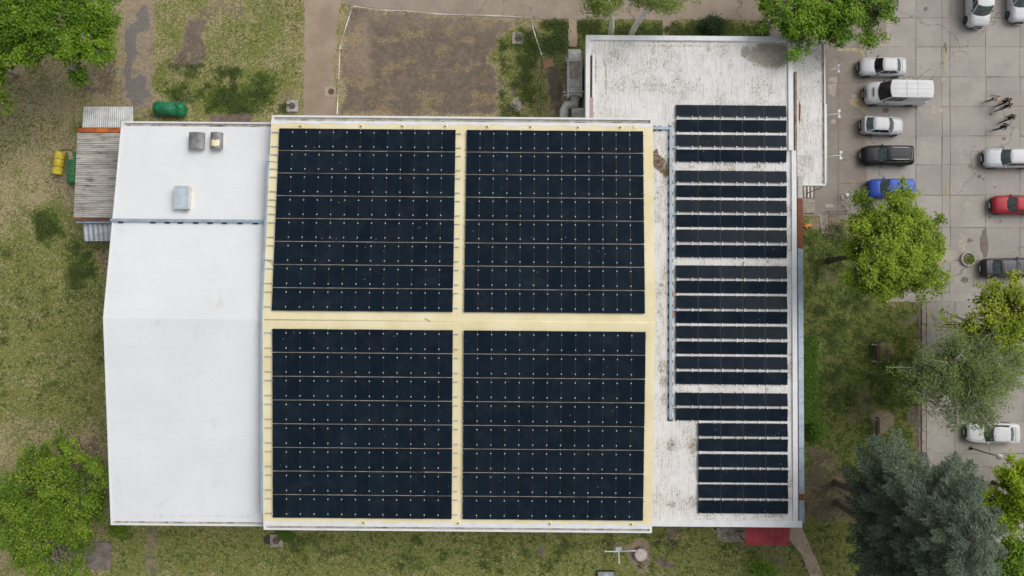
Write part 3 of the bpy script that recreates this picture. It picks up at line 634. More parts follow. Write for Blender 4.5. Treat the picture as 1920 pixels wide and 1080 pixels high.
# twin floodlights on arms
for k, (u, v) in enumerate([(1572,128),(1573,213),(1576,291)]):
    a, b = PAB(u, v, CZ+.1); ln = a-A1+.02; x, y = AB(A1+.0, b)
    t = thing('floodlight', ['white twin floodlight on an arm from the canopy, nearest the leafy tree', 'white twin floodlight on an arm from the middle of the canopy edge', 'white twin floodlight on an arm from the canopy, opposite the black estate car'][k], 'floodlight', (x, y, CZ-.02), PHI, 'twin floodlights along the canopy')
    obj('arm', MB().tube([(-.05,-.12,0), (ln,0,.1)], .025, 8), white_paint, t, smooth=True)
    obj('bracket', MB().bar((ln,-.22,.1), (ln,.22,.1), .05, .05), white_paint, t)
    for s_ in (-1, 1):
        h = obj('lamp_head', MB().hexa([(ln-.09,s_*.27-.12,.0),(ln+.13,s_*.27-.12,-.04),(ln+.13,s_*.27+.12,-.04),(ln-.09,s_*.27+.12,.0)], [(ln-.11,s_*.27-.11,.13),(ln+.1,s_*.27-.11,.15),(ln+.1,s_*.27+.11,.15),(ln-.11,s_*.27+.11,.13)]), white_paint, t, bevel=.015)
        obj('lens', MB().box(ln+.131, s_*.27-.09, -.02, ln+.14, s_*.27+.09, .1), alu, h)
# steps at the canopy's end
p0, p1 = P(1500, 349), P(1527, 371); t = thing('slatted_ramp', 'small brown and white slatted ramp below the canopy end', 'ramp', ((p0.x+p1.x)/2, (p0.y+p1.y)/2, 0))
W, D = (p1.x-p0.x)/2, (p0.y-p1.y)/2
for k in range(12):
    x = -W+W*2*(k+.5)/12; obj('slat', MB().box(x-.052, -D, .02, x+.052, D, .17), pm('ramp_brown', lin((140,124,112)), lin((120,104,94)), 4, .85) if k % 3 else white_paint, t)
for s_ in (-1, 1): obj('bearer', MB().box(-W, s_*D*.8-.05, -.05, W, s_*D*.8+.05, .02), wood_dk, t)
p0, p1 = P(1499, 372), P(1527, 400); obj('entrance_landing', MB().box(p0.x-.6, p0.y, -.05, p1.x, p1.y, .15), concrete, bevel=.02, label='square concrete landing beside the slatted ramp and the orange cat', cat='landing')
q = P(1547, 349, 3); obj('downpipe', MB().tube([(q.x-.25,q.y+.3,3.2),(q.x-.25,q.y-.1,2.8),(q.x-.25,q.y-.1,0)], .05, 8), bluegrey, smooth=True, label='thin pale blue downpipe at the lower corner of the canopy', cat='pipe')

# ------------------------------------------------------------------ solar arrays
pn = MB(); pn.box(-.5,-.5,-.035, .5,.5,-.002, 1); fx_, fy_ = .022, .013
pn.add([(-.5+fx_,-.5+fy_,0),(.5-fx_,-.5+fy_,0),(.5-fx_,.5-fy_,0),(-.5+fx_,.5-fy_,0)], [(0,1,2,3)], 0)
for x0,y0,x1,y1 in ((-.5,-.5,-.5+fx_,.5),(.5-fx_,-.5,.5,.5),(-.5+fx_,-.5,.5-fx_,-.5+fy_),(-.5+fx_,.5-fy_,.5-fx_,.5)): pn.add([(x0,y0,.003),(x1,y0,.003),(x1,y1,.003),(x0,y1,.003)], [(0,1,2,3)], 1)
panel_me = pn.mesh('panel', [panel_glass, panel_frame])
rail_m = pm('rail_alu', lin((168,174,186)), lin((140,146,158)), 3, .5)
def hall_array(label, a0, a1, b_top, b_bot, lr, rr_):
    ac, bc = (a0+a1)/2, (b_top+b_bot)/2; zc = hz(bc); x, y = AB(ac, bc)
    t = thing('solar_array', label, 'solar array', (x, y, zc), PHI, 'solar fields on the yellow hall roof')
    slope = (hz(b_top-.2)-hz(b_bot+.2))/(b_top-b_bot-.4); ang = math.atan(slope); nc, nr = 13, 8
    pw, ph = (a1-a0)/nc, (b_top-b_bot)/nr
    def zz(b, up): return hz(bc)+(b-bc)*slope-zc+up
    clamps = MB(); feet = MB()
    for r in range(nr):
        bm_ = b_top-ph*(r+.5)
        for c in range(nc):
            am = a0+pw*(c+.5)
            o = bpy.data.objects.new('panel', panel_me); link(o, t)
            sx, sy = pw-.011, (ph-.062)/math.cos(ang)
            o.matrix_local = Matrix.Translation((am-ac+rnd.gauss(0,.004), bm_-bc+rnd.gauss(0,.006), zz(bm_, .17))) @ Matrix.Rotation(ang+rnd.gauss(0,.004), 4, 'X') @ Matrix.Rotation(rnd.gauss(0,.004), 4, 'Y') @ Matrix.Diagonal((sx, sy, 1, 1))
        for q in (-.34, .34):
            br = bm_+q*ph*.93
            obj('rail', MB().box(a0-lr-ac, br-bc-.026, zz(br,.05), a1+rr_-ac, br-bc+.026, zz(br,.115)), rail_m, t)
            for c in range(1, nc):
                am = a0+pw*c-ac; clamps.box(am-.036, br-bc-.042, zz(br,.12), am+.036, br-bc+.042, zz(br,.195))
            for am in (a0-.02, a1+.02): clamps.box(am-ac-.03, br-bc-.035, zz(br,.12), am-ac+.03, br-bc+.035, zz(br,.19))
            for am in ((a0-lr*.45, a1+rr_*.5) if lr > .2 else (a1+rr_*.5,)):
                rr2 = rnd.uniform(.12, .2); k = len(feet.v); n = 10
                feet.sphere((am-ac, br-bc-.1, zz(br, .02)), rr2, 10, 4, 0, (1, 1, .10))
    obj('clamps', clamps, pm('clamp_white', (.66,.66,.66), (.58,.58,.58), 5, .5), t, kind='stuff')
    # row-end strips that close the gaps
    for r in range(1, nr):
        b = b_top-ph*r; obj('row_strip', MB().box(a0-ac, b-bc-.02, zz(b,.08), a1-ac, b-bc+.02, zz(b,.12)), pm('strip_beige', lin((206,198,190)), lin((166,156,148)), .9, .6), t)
hall_array('upper left solar field on the yellow roof, next to the grey cable tray', -19.6, -4.83, 15.02, -.28, .65, .45)
hall_array('upper right solar field on the yellow roof, nearest the annex rows', -3.92, 10.85, 15.02, -.28, .06, .12)
hall_array('lower left solar field on the yellow roof, next to the plain white roof', -19.52, -4.8, -1.70, -17.30, .65, .45)
hall_array('lower right solar field on the yellow roof, by the lower annex rows', -3.92, 10.92, -1.70, -17.30, .06, .12)

def annex_array(label, rows, u_l, u_r, ncols, tail=None):
    """rows: (v_top, v_bottom) in the picture; tail: index from which the first panel of each row is missing"""
    zc = AZ; AL, AR = 14.10, 23.72; pw = (AR-AL)/5
    bt = PAB(1370, rows[0][0], AZ+.35)[1]; bb = PAB(1370, rows[-1][1], AZ+.35)[1]; ac, bc = (AL+AR)/2, (bt+bb)/2; x, y = AB(ac, bc)
    t = thing('solar_rows', label, 'solar array', (x, y, zc), PHI, 'solar rows on the white annex roof')
    tilt = R(5.5); br = MB(); base = MB()
    for r, (v0, v1) in enumerate(rows):
        zmid = AZ+.18; b1 = PAB(1370, v0, zmid)[1]; b0 = PAB(1370, v1, zmid)[1]; bm_ = (b0+b1)/2; dep = b1-b0
        sg = 1 if r % 2 == 0 else -1              # tents: even rows rise downwards, odd rows rise upwards
        first = 1 if tail is not None and r >= tail else 0
        for c in range(first, 5):
            o = bpy.data.objects.new('panel', panel_me); link(o, t)
            o.matrix_local = Matrix.Translation((AL+pw*(c+.5)-ac, bm_-bc, .18+rnd.gauss(0,.003))) @ Matrix.Rotation(-sg*tilt+rnd.gauss(0,.006), 4, 'X') @ Matrix.Rotation(rnd.gauss(0,.004), 4, 'Y') @ Matrix.Rotation(math.pi/2, 4, 'Z') @ Matrix.Diagonal((dep/math.cos(tilt), pw-.028, 1, 1))
            hi, lo = (bm_-sg*dep/2, bm_+sg*dep/2)
            for q in (.09, .74):
                am = AL+pw*(c+q)-ac
                for bb_, s2, zt in ((hi, -sg, .18+dep/2*math.tan(tilt)), (lo, sg, .18-dep/2*math.tan(tilt))):
                    br.box(am-.045, bb_-bc-.02*s2, zt-.06, am+.045, bb_-bc+.075*s2, zt+.012)
                    br.box(am-.03, bb_-bc-.02, .0, am+.03, bb_-bc+.03*s2, zt-.06)
                base.box(am-.06, bm_-dep/2-.06-bc, .004, am+.06, bm_+dep/2+.06-bc, .045)
    edges_ = [(PAB(1370, v0, AZ+.18)[1], PAB(1370, v1, AZ+.18)[1]) for v0, v1 in rows]
    for r in range(len(rows)-1):
        p_, q_ = edges_[r][1], edges_[r+1][0]; f_ = 1 if tail is not None and r+1 >= tail else 0
        obj('row_strip', MB().box(AL+pw*f_+.05-ac, q_+.03-bc, .05, AR-.05-ac, p_-.03-bc, .085), pm('strip_white', (.74,.735,.73), (.62,.60,.58), 1.1, .6), t)
    obj('brackets', br, pm('bracket_white', (.72,.72,.72), (.6,.59,.57), 6, .5, .2), t, kind='stuff')
    obj('base_rails', base, pm('base_rail_white', (.66,.65,.64), (.52,.5,.47), 3, .6, .1), t, kind='stuff')
rowsA = [(197,219),(225,247.5),(253,275),(281,303.5)]
rowsB = [(320,342),(348,370),(375.5,398),(403.5,426),(431,454),(460,483)]
rowsC = [(498,522),(527,550),(555,579),(584,606.5),(612,635),(641,664),(669,692),(697.5,721)]
rowsD = [(737,761),(766,789),(794,818),(823,846.5),(852,876),(880.5,905),(909,934),(938.5,963)]
annex_array('topmost group of four solar rows on the annex roof', rowsA, 0, 0, 5)
annex_array('group of six solar rows on the annex roof, second from the top', rowsB, 0, 0, 5)
annex_array('group of eight full width solar rows on the annex roof', rowsC, 0, 0, 5)
annex_array('lowest annex solar rows with six shorter rows at the bottom', rowsD, 0, 0, 5, 2)

# ------------------------------------------------------------------ cable trays
def tray(name, label, pts, wd, z, feet, parent_z, ht=.12, footlen=.42, m=bluegrey):
    """pts in building coordinates; feet = list of (a, b, along_x)"""
    ac, bc = pts[0]; x, y = AB(ac, bc); t = thing(name, label, 'cable tray', (x, y, parent_z), PHI)
    for (p, q) in zip(pts[:-1], pts[1:]):
        d = Vector((q[0]-p[0], q[1]-p[1], 0)); L = d.length; d.normalize(); k = max(1, round(L/3.0))
        for i in range(k):
            s0 = Vector((p[0]-ac, p[1]-bc, z))+d*(L*i/k+.006); s1 = Vector((p[0]-ac, p[1]-bc, z))+d*(L*(i+1)/k-.006)
            obj('tray_section', MB().bar(s0, s1, wd, ht), m, t, bevel=.012)
    for a, b, ax in feet:
        hx, hy = (footlen/2, .14) if not ax else (.14, footlen/2)
        obj('foot', MB().box(a-ac-hx, b-bc-hy, -.02, a-ac+hx, b-bc+hy, max(z-ht/2-.004, .03)), dark_rubber, t)
    return t
za = AZ+.22
top = PAB(1259, 240, za); bot = PAB(1260, 787, za); top = (12.95+.72, top[1]); bot = (13.67, bot[1]); st = (HA1+.02, top[1])
feet = [(13.67, PAB(1259, v, AZ)[1], False) for v in list(range(258, 780, 21))+[786]]+[(12.25, top[1], True), (12.75, top[1], True), (13.62, top[1]+.02, True)]
tr = tray('cable_tray', 'long pale blue cable tray with dark rubber feet beside the annex solar rows', [st, (13.53, top[1])], .26, .16, feet, AZ)
ac, bc = st
k = 9
for i in range(k):
    s0 = top[1]+.12+(bot[1]-top[1]-.12)*i/k; s1 = top[1]+.12+(bot[1]-top[1]-.12)*(i+1)/k
    obj('tray_section', MB().bar((13.67-ac, s0-bc-.005, .16), (13.67-ac, s1-bc+.005, .16), .26, .12), bluegrey, tr, bevel=.012)
for v in (277, 402, 581, 763):
    b = PAB(1265, v, AZ)[1]; obj('branch', MB().bar((13.81-ac, b-bc, .15), (14.3-ac, b-bc, .15), .13, .08), bluegrey, tr)
for v in (551, 585): 
    b = PAB(1265, v, AZ)[1]; obj('foot', MB().box(13.85-ac, b-bc-.2, -.01, 14.2-ac, b-bc+.2, .07), pm('tan_board', lin((196,164,134)), lin((170,140,112)), 4, .9), tr)
bt = PAB(350, 414, 6.9)[1]
z0 = wz(bt)
tray('cable_tray', 'grey blue cable tray crossing the white gable roof towards the yellow roof', [(WA0-.15, bt), (WA1-.25, bt)], .24, .20, [(a, bt-.1, False) for a in (-32.9,-30.2,-29.0,-27.9,-26.6,-25.4,-24.2,-22.9,-21.6)], z0+.0, .14, .4)
# the tray fixed along the left edge of the hall roof
t = bthing('edge_tray', 'narrow blue grey cable tray along the left edge of the yellow hall roof', 'cable tray', HA0-.1, 0)
ys = np.linspace(PAB(500, 289, 7.5)[1], PAB(494, 963, 7.2)[1], 12)
for p, q in zip(ys[:-1], ys[1:]):
    def e(b, dz): return (0, b, hz(b)+dz)
    p_, q_ = min(p, q), max(p, q)
    if p_ < HRB < q_:
        segs = [(p_+.006, HRB-.004), (HRB+.004, q_-.006)]
    else: segs = [(p_+.006, q_-.006)]
    for s0, s1 in segs: obj('tray_section', MB().bar(e(s0, -.02), e(s1, -.02), .2, .16), bluegrey, t, bevel=.012)
for b in ys[1:-1:2]:
    if abs(b-HRB) > .4: obj('bracket', MB().box(.0, b-.05, hz(b)-.28, .12, b+.05, hz(b)-.11), galv, t)
for v in (302, 387, 488):
    b = PAB(505, v, 7.6)[1]; x0 = .1
    obj('cable', MB().tube([(0, b, hz(b)+.08), (.35, b+.02, hz(b)+.06), (.7, b-(.05 if v != 488 else .25), hz(b)+.12), (.9, b-(.06 if v != 488 else .5), hz(b)+.15)], .016, 6), darkmet, t, smooth=True)

# ------------------------------------------------------------------ lean-to sheds at the left
def corrug(p00, p10, p11, p01, waves, amp, along_u=True, th=.02):
    """corrugated sheet over a quad; waves travel along u (first edge) or v"""
    p00, p10, p11, p01 = map(Vector, (p00, p10, p11, p01)); N = waves*6
    def fn(top):
        def g(s, q):
            p = p00.lerp(p10, s).lerp(p01.lerp(p11, s), q); k = s if along_u else q
            return p+Vector((0, 0, amp*math.sin(k*waves*2*math.pi)-(0 if top else th)))
        return g
    mb = MB()
    if along_u: mb.grid(fn(True), N, 1); mb.grid(fn(False), N, 1)
    else: mb.grid(fn(True), 1, N); mb.grid(fn(False), 1, N)
    return mb
def weath_mat():
    s = NT('weathered_fibre_cement'); p = s.pos(); a = s.noise(s.pos((.25,2.2,1)), 1.6, 6, .75); b = s.noise(p, .7, 4, .6)
    c = s.mix(s.step(a, .35, .72), lin((196,192,186)), lin((132,124,116))); c = s.mix(s.step(s.math('MULTIPLY', a, b), .26, .42, 0, .7), c, lin((96,88,80)))
    s.color(c); return s.fin(.9, spec=.2)
weath = weath_mat()
zs = 3.1; q = [P(138, 408, zs), P(214, 409, zs+.35), P(226, 249, zs+.35), P(145, 249, zs)]
q[1].x = q[2].x = AB(WA0+.2, 10)[0]-.05
ctr = Vector(((q[0].x+q[1].x)/2, (q[0].y+q[2].y)/2, 0))
shed = thing('lean_to_shed', 'weathered grey corrugated lean-to shed with rusty red beam against the white gable building', 'shed', ctr)
nseg = 8
for i in range(nseg):
    f0, f1 = i/nseg+.0015, (i+1)/nseg-.0015
    c4 = [q[0].lerp(q[3], f0), q[1].lerp(q[2], f0), q[1].lerp(q[2], f1), q[0].lerp(q[3], f1)]
    z = .012*(i % 2); obj('roof_sheet', corrug(*[p-ctr+Vector((0,0,z)) for p in c4], 5, .03, False), weath, shed, smooth=True)
obj('wall', MB().box(q[0].x+.25-ctr.x, q[0].y+.2-ctr.y, -.1, q[1].x-.02-ctr.x, q[3].y-.2-ctr.y, zs-.12), plaster, shed)
b0, b1 = P(147, 244, 3.25), P(222, 245, 3.25); obj('beam', MB().bar((b0.x-ctr.x, b0.y-ctr.y, 3.2), (q[1].x-.05-ctr.x, b1.y-ctr.y, 3.2), .38, .22), redox, shed, bevel=.02)
b0, b1 = P(139, 410.5, 3.1), P(212, 410.5, 3.1); obj('beam', MB().bar((b0.x-ctr.x, b0.y-ctr.y-.05, 2.98), (q[1].x-.05-ctr.x, b1.y-ctr.y-.05, 2.98), .18, .2), rust, shed)
b0, b1 = P(142, 415, 2.9), P(211, 415, 2.9); obj('gutter', MB().bar((b0.x-ctr.x, b0.y-ctr.y, 2.8), (q[1].x-.05-ctr.x, b1.y-ctr.y, 2.8), .3, .16), bluegrey, shed, bevel=.03)
zt = 2.7; qt = [P(154, 239, zt), P(250, 239, zt), P(250, 200, zt-.2), P(157, 200, zt-.2)]
qt[1].x = min(qt[1].x, AB(WA0, 14)[0]-.12+1.0)
c2 = Vector(((qt[0].x+qt[1].x)/2, (qt[0].y+qt[2].y)/2, 0))
can = thing('tin_canopy', 'pale corrugated tin canopy above the red beam, nearest the gravel path', 'canopy', c2)
silver = pm('zinc_sheet', lin((206,208,208)), lin((180,182,182)), 1.2, .55, .1)
for i in range(4):
    f0, f1 = i/4+.001, (i+1)/4-.001
    c4 = [qt[0].lerp(qt[1], f0), qt[0].lerp(qt[1], f1), qt[3].lerp(qt[2], f1), qt[3].lerp(qt[2], f0)]
    obj('roof_sheet', corrug(*[p-c2+Vector((0,0,.012*(i%2))) for p in c4], 6, .022), silver, can, smooth=True)
for s_, yy in ((qt[0].x+.2, qt[2].y-.2), (qt[1].x-.25, qt[2].y-.2), (qt[0].x+.2, qt[0].y+.3), (qt[1].x-1.6, qt[0].y+.3)): obj('post', MB().box(s_-c2.x-.04, yy-c2.y-.04, -.1, s_-c2.x+.04, yy-c2.y+.04, zt-.1 if yy < qt[2].y-.5 else zt-.24), galv, can)
zt = 2.5; qt = [P(158, 452, zt-.15), P(209, 452, zt-.15), P(209, 418, zt), P(155, 418, zt)]; qt[1].x = qt[2].x = AB(WA0+.2, 6)[0]-.08
c2 = Vector(((qt[0].x+qt[1].x)/2, (qt[0].y+qt[2].y)/2, 0))
can = thing('ribbed_canopy', 'small ribbed metal canopy below the grey lean-to shed', 'canopy', c2)
for i in range(3):
    f0, f1 = i/3+.001, (i+1)/3-.001
    c4 = [qt[0].lerp(qt[1], f0), qt[0].lerp(qt[1], f1), qt[3].lerp(qt[2], f1), qt[3].lerp(qt[2], f0)]
    obj('roof_sheet', corrug(*[p-c2+Vector((0,0,.012*(i%2))) for p in c4], 4, .05), pm('ribbed_zinc', lin((176,180,190)), lin((150,154,164)), 1.5, .5, .25), can, smooth=False)
for s_ in (qt[0].x+.15, qt[1].x-.2): obj('post', MB().box(s_-c2.x-.04, qt[0].y+.15-c2.y-.04, -.1, s_-c2.x+.04, qt[0].y+.15-c2.y+.04, zt-.18), galv, can)

# red corrugated porch roof at the bottom right
zt = 2.6; qt = [P(1397, 1022, zt-.2), P(1480, 1022, zt-.2), P(1482, 985, zt+.1), P(1398, 985, zt+.1)]
c2 = Vector(((qt[0].x+qt[1].x)/2, (qt[0].y+qt[2].y)/2, 0))
pr = thing('porch_roof', 'red corrugated metal porch roof at the lower annex wall', 'canopy', c2)
redtin = pm('red_tin', lin((176,70,74)), lin((146,56,62)), 1.3, .5, .1)
yw = AB(20, AB0_+.25)[1]
for p in (qt[2], qt[3]): p.y = yw-.03
for i in range(3):
    f0, f1 = i/3+.001, (i+1)/3-.001
    c4 = [qt[0].lerp(qt[1], f0), qt[0].lerp(qt[1], f1), qt[3].lerp(qt[2], f1), qt[3].lerp(qt[2], f0)]
    obj('roof_sheet', corrug(*[p-c2+Vector((0,0,.01*(i%2))) for p in c4], 5, .05), redtin, pr, smooth=True)
for s_ in (qt[0].x+.2, qt[1].x-.2): obj('post', MB().box(s_-c2.x-.04, qt[0].y+.15-c2.y-.04, -.1, s_-c2.x+.04, qt[0].y+.15-c2.y+.04, zt-.24), redtin, pr)
q0, q1 = P(1378, 996), P(1396, 1003); obj('entry_step', MB().box(q0.x, q0.y, -.05, q1.x, q1.y, .25), concrete, bevel=.02, label='grey concrete step beside the red porch roof', cat='step')

# ------------------------------------------------------------------ tanks and barrel
def tankmat(name, c, c2): return pm(name, lin(c), lin(c2), 1.4, .55, .05, lo=.4, hi=.62)
green_t = tankmat('green_paint', (34,128,84), (26,104,70)); green_d = tankmat('worn_green_paint', (58,128,80), (48,110,70))
c = P(318, 203.5, .75); t = thing('green_tank', 'green steel pressure tank with bolted flange lying on the lawn', 'tank', (c.x, c.y, 0), R(-4))
def lay(prof, n=24, axis='x', c=(0,0,0)):
    mb = MB(); mb.lathe(prof, n)
    if axis == 'x': mb.v = [(z+c[0], x+c[1], y+c[2]) for x, y, z in mb.v]
    else: mb.v = [(x+c[0], z+c[1], y+c[2]) for x, y, z in mb.v]
    return mb
r0 = .62
obj('shell', lay([(.15,-1.52),(.42,-1.47),(.56,-1.38),(r0,-1.22),(r0,.95)], c=(0,0,r0)), green_t, t, smooth=True)
fl = obj('flange', lay([(r0+.003,.9),(r0+.09,.9),(r0+.09,1.06),(r0+.002,1.06)], c=(0,0,r0)), green_t, t)
mb = MB()
for k in range(28):
    a = 2*math.pi*k/28; mb.tube([(.88, (r0+.05)*math.cos(a), r0+(r0+.05)*math.sin(a)), (1.09, (r0+.05)*math.cos(a), r0+(r0+.05)*math.sin(a))], .02, 6)
obj('bolts', mb, green_t, fl, kind='stuff')
obj('door', lay([(r0+.06,1.062),(r0+.05,1.18),(.5,1.36),(.3,1.45),(.05,1.48)], c=(0,0,r0)), green_t, t, smooth=True)
obj('lever', MB().tube([(.65,.62,1.28),(1.0,.2,1.36),(1.35,-.15,1.2)], .055, 8), green_t, t, smooth=True)
mb = MB()
for x, y in ((-1.05,.15),(.15,.05),(.5,.1),(-.3,-.1),(.6,-.15)): mb.tube([(x, y, 1.15), (x, y, 1.30)], .04, 8)
obj('nozzles', mb, darkmet, t, kind='stuff')
for x in (-.9, .6): obj('saddle', MB().box(x-.08, -.4, -.1, x+.08, .4, .2), darkmet, t)
c = P(138, 316, .6); t = thing('green_tank', 'green steel tank with patchy rust under the edge of the lean-to shed', 'tank', (c.x, c.y, 0), R(1))
obj('shell', lay([(.1,-1.5),(.4,-1.46),(.52,-1.36),(.56,-1.2),(.56,1.3),(.5,1.42),(.3,1.5),(.05,1.52)], axis='y', c=(0,0,.56)), green_d, t, smooth=True)
obj('hatch_rim', MB().tube([(-.56+.3*math.cos(a)*1.7, 1.62+.12*math.sin(a), .75) for a in np.linspace(.2, 3.0, 8)], .05, 8), darkmet, t, smooth=True)
mb = MB(); mb.grid(lambda s_, q: (-.15+.36*s_+.05*math.sin(q*7), .75+.75*q, .566+.56*math.sqrt(max(0,1-((-.15+.36*s_+.05*math.sin(q*7))/.56)**2))), 5, 6); obj('rust_patch', mb, pm('flaked_patch', lin((176,152,120)), lin((130,130,90)), 3, .9), t, smooth=True)
mb = MB()
for x, y in ((-.1,.1),(.12,-.3),(-.1,-.75),(.1,.5),(-.05,-.25)): mb.tube([(x, y, 1.05), (x, y, 1.16)], .045, 8)
obj('nozzles', mb, darkmet, t, kind='stuff')
c = P(110, 306, .45); t = thing('yellow_barrel', 'long yellow steel barrel with two ridges beside the green tank', 'barrel', (c.x, c.y, 0), R(-6))
yel = pm('yellow_paint', lin((214,194,58)), lin((184,164,48)), 2.2, .6, lo=.4, hi=.65)
obj('shell', lay([(.40,-1.05),(.43,-1.03),(.43,-.36),(.45,-.34),(.43,-.32),(.43,.34),(.45,.36),(.43,.38),(.43,1.03),(.40,1.05)], axis='y', c=(0,0,.43)), yel, t, smooth=False)
for yy in (-.34, .36): obj('hoop', lay([(.455,yy-.025),(.462,yy),(.455,yy+.025)], axis='y', c=(0,0,.43)), rust, t)

# ------------------------------------------------------------------ air handling unit behind its mesh fence
gz = 1.9
def pxloc(u, v, z, c): p = P(u, v, z); return (p.x-c.x, p.y-c.y)
c = P(1078, 150, 0); ahu = thing('air_unit', 'grey metal air handling unit with curved intake and ducts beside the annex', 'air unit', c)
x0, y1 = pxloc(1066, 116, gz, c); x1, y0 = pxloc(1090, 179, gz, c)
steel = pm('weathered_steel', lin((212,212,208)), lin((176,174,168)), 1.6, .6, 0)
dirtyp = pm('mossy_panel', lin((184,178,160)), lin((140,134,120)), 2, .8, 0)
obj('casing', MB().box(x0, y0, .1, x1, y1, gz), steel, ahu, bevel=.02)
N = 4
for k in range(N):
    a, b = y1-(y1-y0)*k/N-.06, y1-(y1-y0)*(k+1)/N+.04
    obj('panel', MB().box(x0+.1, b, gz+.002, x1-.1, a, gz+.05), dirtyp if k in (0, 1) else steel, ahu, bevel=.015)
for x in (x0-.06, x1+.02): obj('side_rail', MB().bar((x, y0-.2, gz+.05), (x, y1+.1, gz+.05), .09, .09), alu, ahu)
obj('cross_rail', MB().bar((x0-.1, y0+.32, gz+.16), (x1+.7, y0+.27, gz+.16), .09, .08), alu, ahu)
hy0, hy1 = y1+.02, pxloc(1078, 87, gz, c)[1]
mb = MB()
def hood(s_, q):
    th = math.pi/2*q; return (x0-.0+(x1-x0)*s_, hy0+(hy1-hy0)*math.sin(th), gz-.75+.85*math.cos(th))
mb.grid(hood, 4, 10)
obj('intake_hood', mb, steel, ahu, smooth=True)
obj('hood_side', MB().add([(x0,hy0,gz-.75)]+[hood(0, q/8) for q in range(9)], [(0,)+tuple(range(9, 0, -1))]), steel, ahu)
obj('hood_side', MB().add([(x1,hy0,gz-.75)]+[hood(1, q/8) for q in range(9)], [(0,)+tuple(range(1, 10))]), steel, ahu)
obj('plinth', MB().box(x0-.1, y0-.1, -.1, x1+.1, y1+.1, .1), concrete, ahu)
# elbow duct running down and left into the hall wall
ez = 1.7; pts = [pxloc(1085, 183, ez, c), pxloc(1086, 191, ez, c), pxloc(1078, 194, ez, c), pxloc(1068, 192, ez, c), pxloc(1060, 195, ez, c), pxloc(1058, 203, ez, c), pxloc(1058, 222, ez, c)]
obj('elbow_duct', MB().tube([(pts[0][0]-.3, y0+.05, ez-.4)]+[(px_, py_, ez-.4) for px_, py_ in [(pts[0][0]-.3, y0-.3), (pts[2][0]+.1, y0-.62), (pts[4][0]+.15, y0-.75), (pts[5][0]+.02, y0-1.15), (pts[5][0], y0-2.4)]], .42, 10), steel, ahu, smooth=False)
d0 = pxloc(1070, 208, ez, c); obj('duct', MB().box(d0[0]+.1, d0[1]-.9, .6, d0[0]+1.35, d0[1]+.3, ez+.1), steel, ahu, bevel=.15)
for k, (u, v) in enumerate([(1056,172),(1057,178),(1061,108),(1060,112)]):
    p = pxloc(u, v, gz, c); obj('valve', MB().tube([(p[0]+.35, p[1], gz-.1), (p[0], p[1], gz-.1)], .07, 8), alu, ahu, smooth=True)
# mesh fence
fg = pm('green_wire', lin((40,92,70)), lin((34,78,60)), 5, .6)
fpts = [P(1066, 99, 1.5), P(1016, 104, 1.5), P(1013, 214, 1.5)]; c = P(1016, 104, 0)
fc = Vector((fpts[1].x, fpts[1].y, 0)); fen = thing('mesh_fence', 'thin green wire mesh fence around the air unit', 'fence', fc)
wires = MB()
for a, b in ((fpts[0], fpts[1]), (fpts[1], fpts[2])):
    d = b-a; L = Vector((d.x, d.y, 0)).length; n = int(L/.12)
    for k in range(n+1):
        p = a.lerp(b, k/n)-fc; wires.bar((p.x, p.y, .05), (p.x, p.y, 1.55), .008, .008)
    for z in np.arange(.1, 1.56, .16): wires.bar((a.x-fc.x, a.y-fc.y, z), (b.x-fc.x, b.y-fc.y, z), .008, .008)
    obj('top_rail', MB().tube([(a.x-fc.x, a.y-fc.y, 1.56), (b.x-fc.x, b.y-fc.y, 1.56)], .03, 6), fg, fen)
    m_ = max(2, int(L/2.2))
    for k in range(0 if a is fpts[0] else 1, m_+1):
        p = a.lerp(b, k/m_)-fc; obj('post', MB().tube([(p.x, p.y, -.15), (p.x, p.y, 1.62)], .035, 8), fg, fen, smooth=True)
obj('wire_mesh', wires, fg, fen, kind='stuff')
p = [P(u, v, .04) for u, v in ((1018,113),(1038,109),(1040,124),(1020,129))]; cc = sum(p, Vector())/4
mb = MB(); mb.hexa([(q.x-cc.x, q.y-cc.y, .0+.02*i) for i, q in enumerate(reversed(p))], [(q.x-cc.x, q.y-cc.y, .03+.02*i) for i, q in enumerate(reversed(p))])
obj('cardboard_sheet', mb, pm('cardboard', lin((172,140,110)), lin((156,124,96)), 3, .9), loc=(cc.x, cc.y, 0), label='flat tan cardboard sheet lying inside the green mesh fence', cat='cardboard')

# barrier tape round the bare plot
tape_m = NT('tape'); 
wv = tape_m.n('ShaderNodeTexWave'); wv.inputs['Scale'].default_value = 1.6; tape_m.l(tape_m.pos((1,1,0)), wv.inputs['Vector'])
tape_m.color(tape_m.mix(tape_m.step(wv.outputs['Fac'], .45, .55), (.80,.78,.78), (.62,.50,.50))); tape_m = tape_m.fin(.6)
tp = [(632,214),(637,92),(662,11),(760,20),(870,28),(995,33),(1016,103)]
c = P(662, 11, 0); tape = thing('barrier_tape', 'white and red barrier tape strung on thin stakes around the bare plot', 'barrier tape', c)
W3 = [P(u, v, .85)-Vector((c.x, c.y, 0)) for u, v in tp]
for k, (a, b) in enumerate(zip(W3[:-1], W3[1:])):
    mb = MB(); n = 8; d = (b-a).normalized(); side = Vector((-d.y, d.x, 0)); L = (b-a).length
    def f_(i, e):
        s_ = i/n; p = a.lerp(b, s_); sag = 4*s_*(1-s_)
        return p+Vector((0, 0, -.09*sag+e*.03*math.cos(s_*9+k)))+side*(e*.035*(.9+.3*math.sin(s_*9+k))+.10*sag*math.sin(k*2.))
    mb.add([f_(i, e) for i in range(n+1) for e in (-1, 1)], [(2*i, 2*i+2, 2*i+3, 2*i+1) for i in range(n)])
    o = obj('tape', mb, tape_m, tape); so = o.modifiers.new('solid', 'SOLIDIFY'); so.thickness = .003
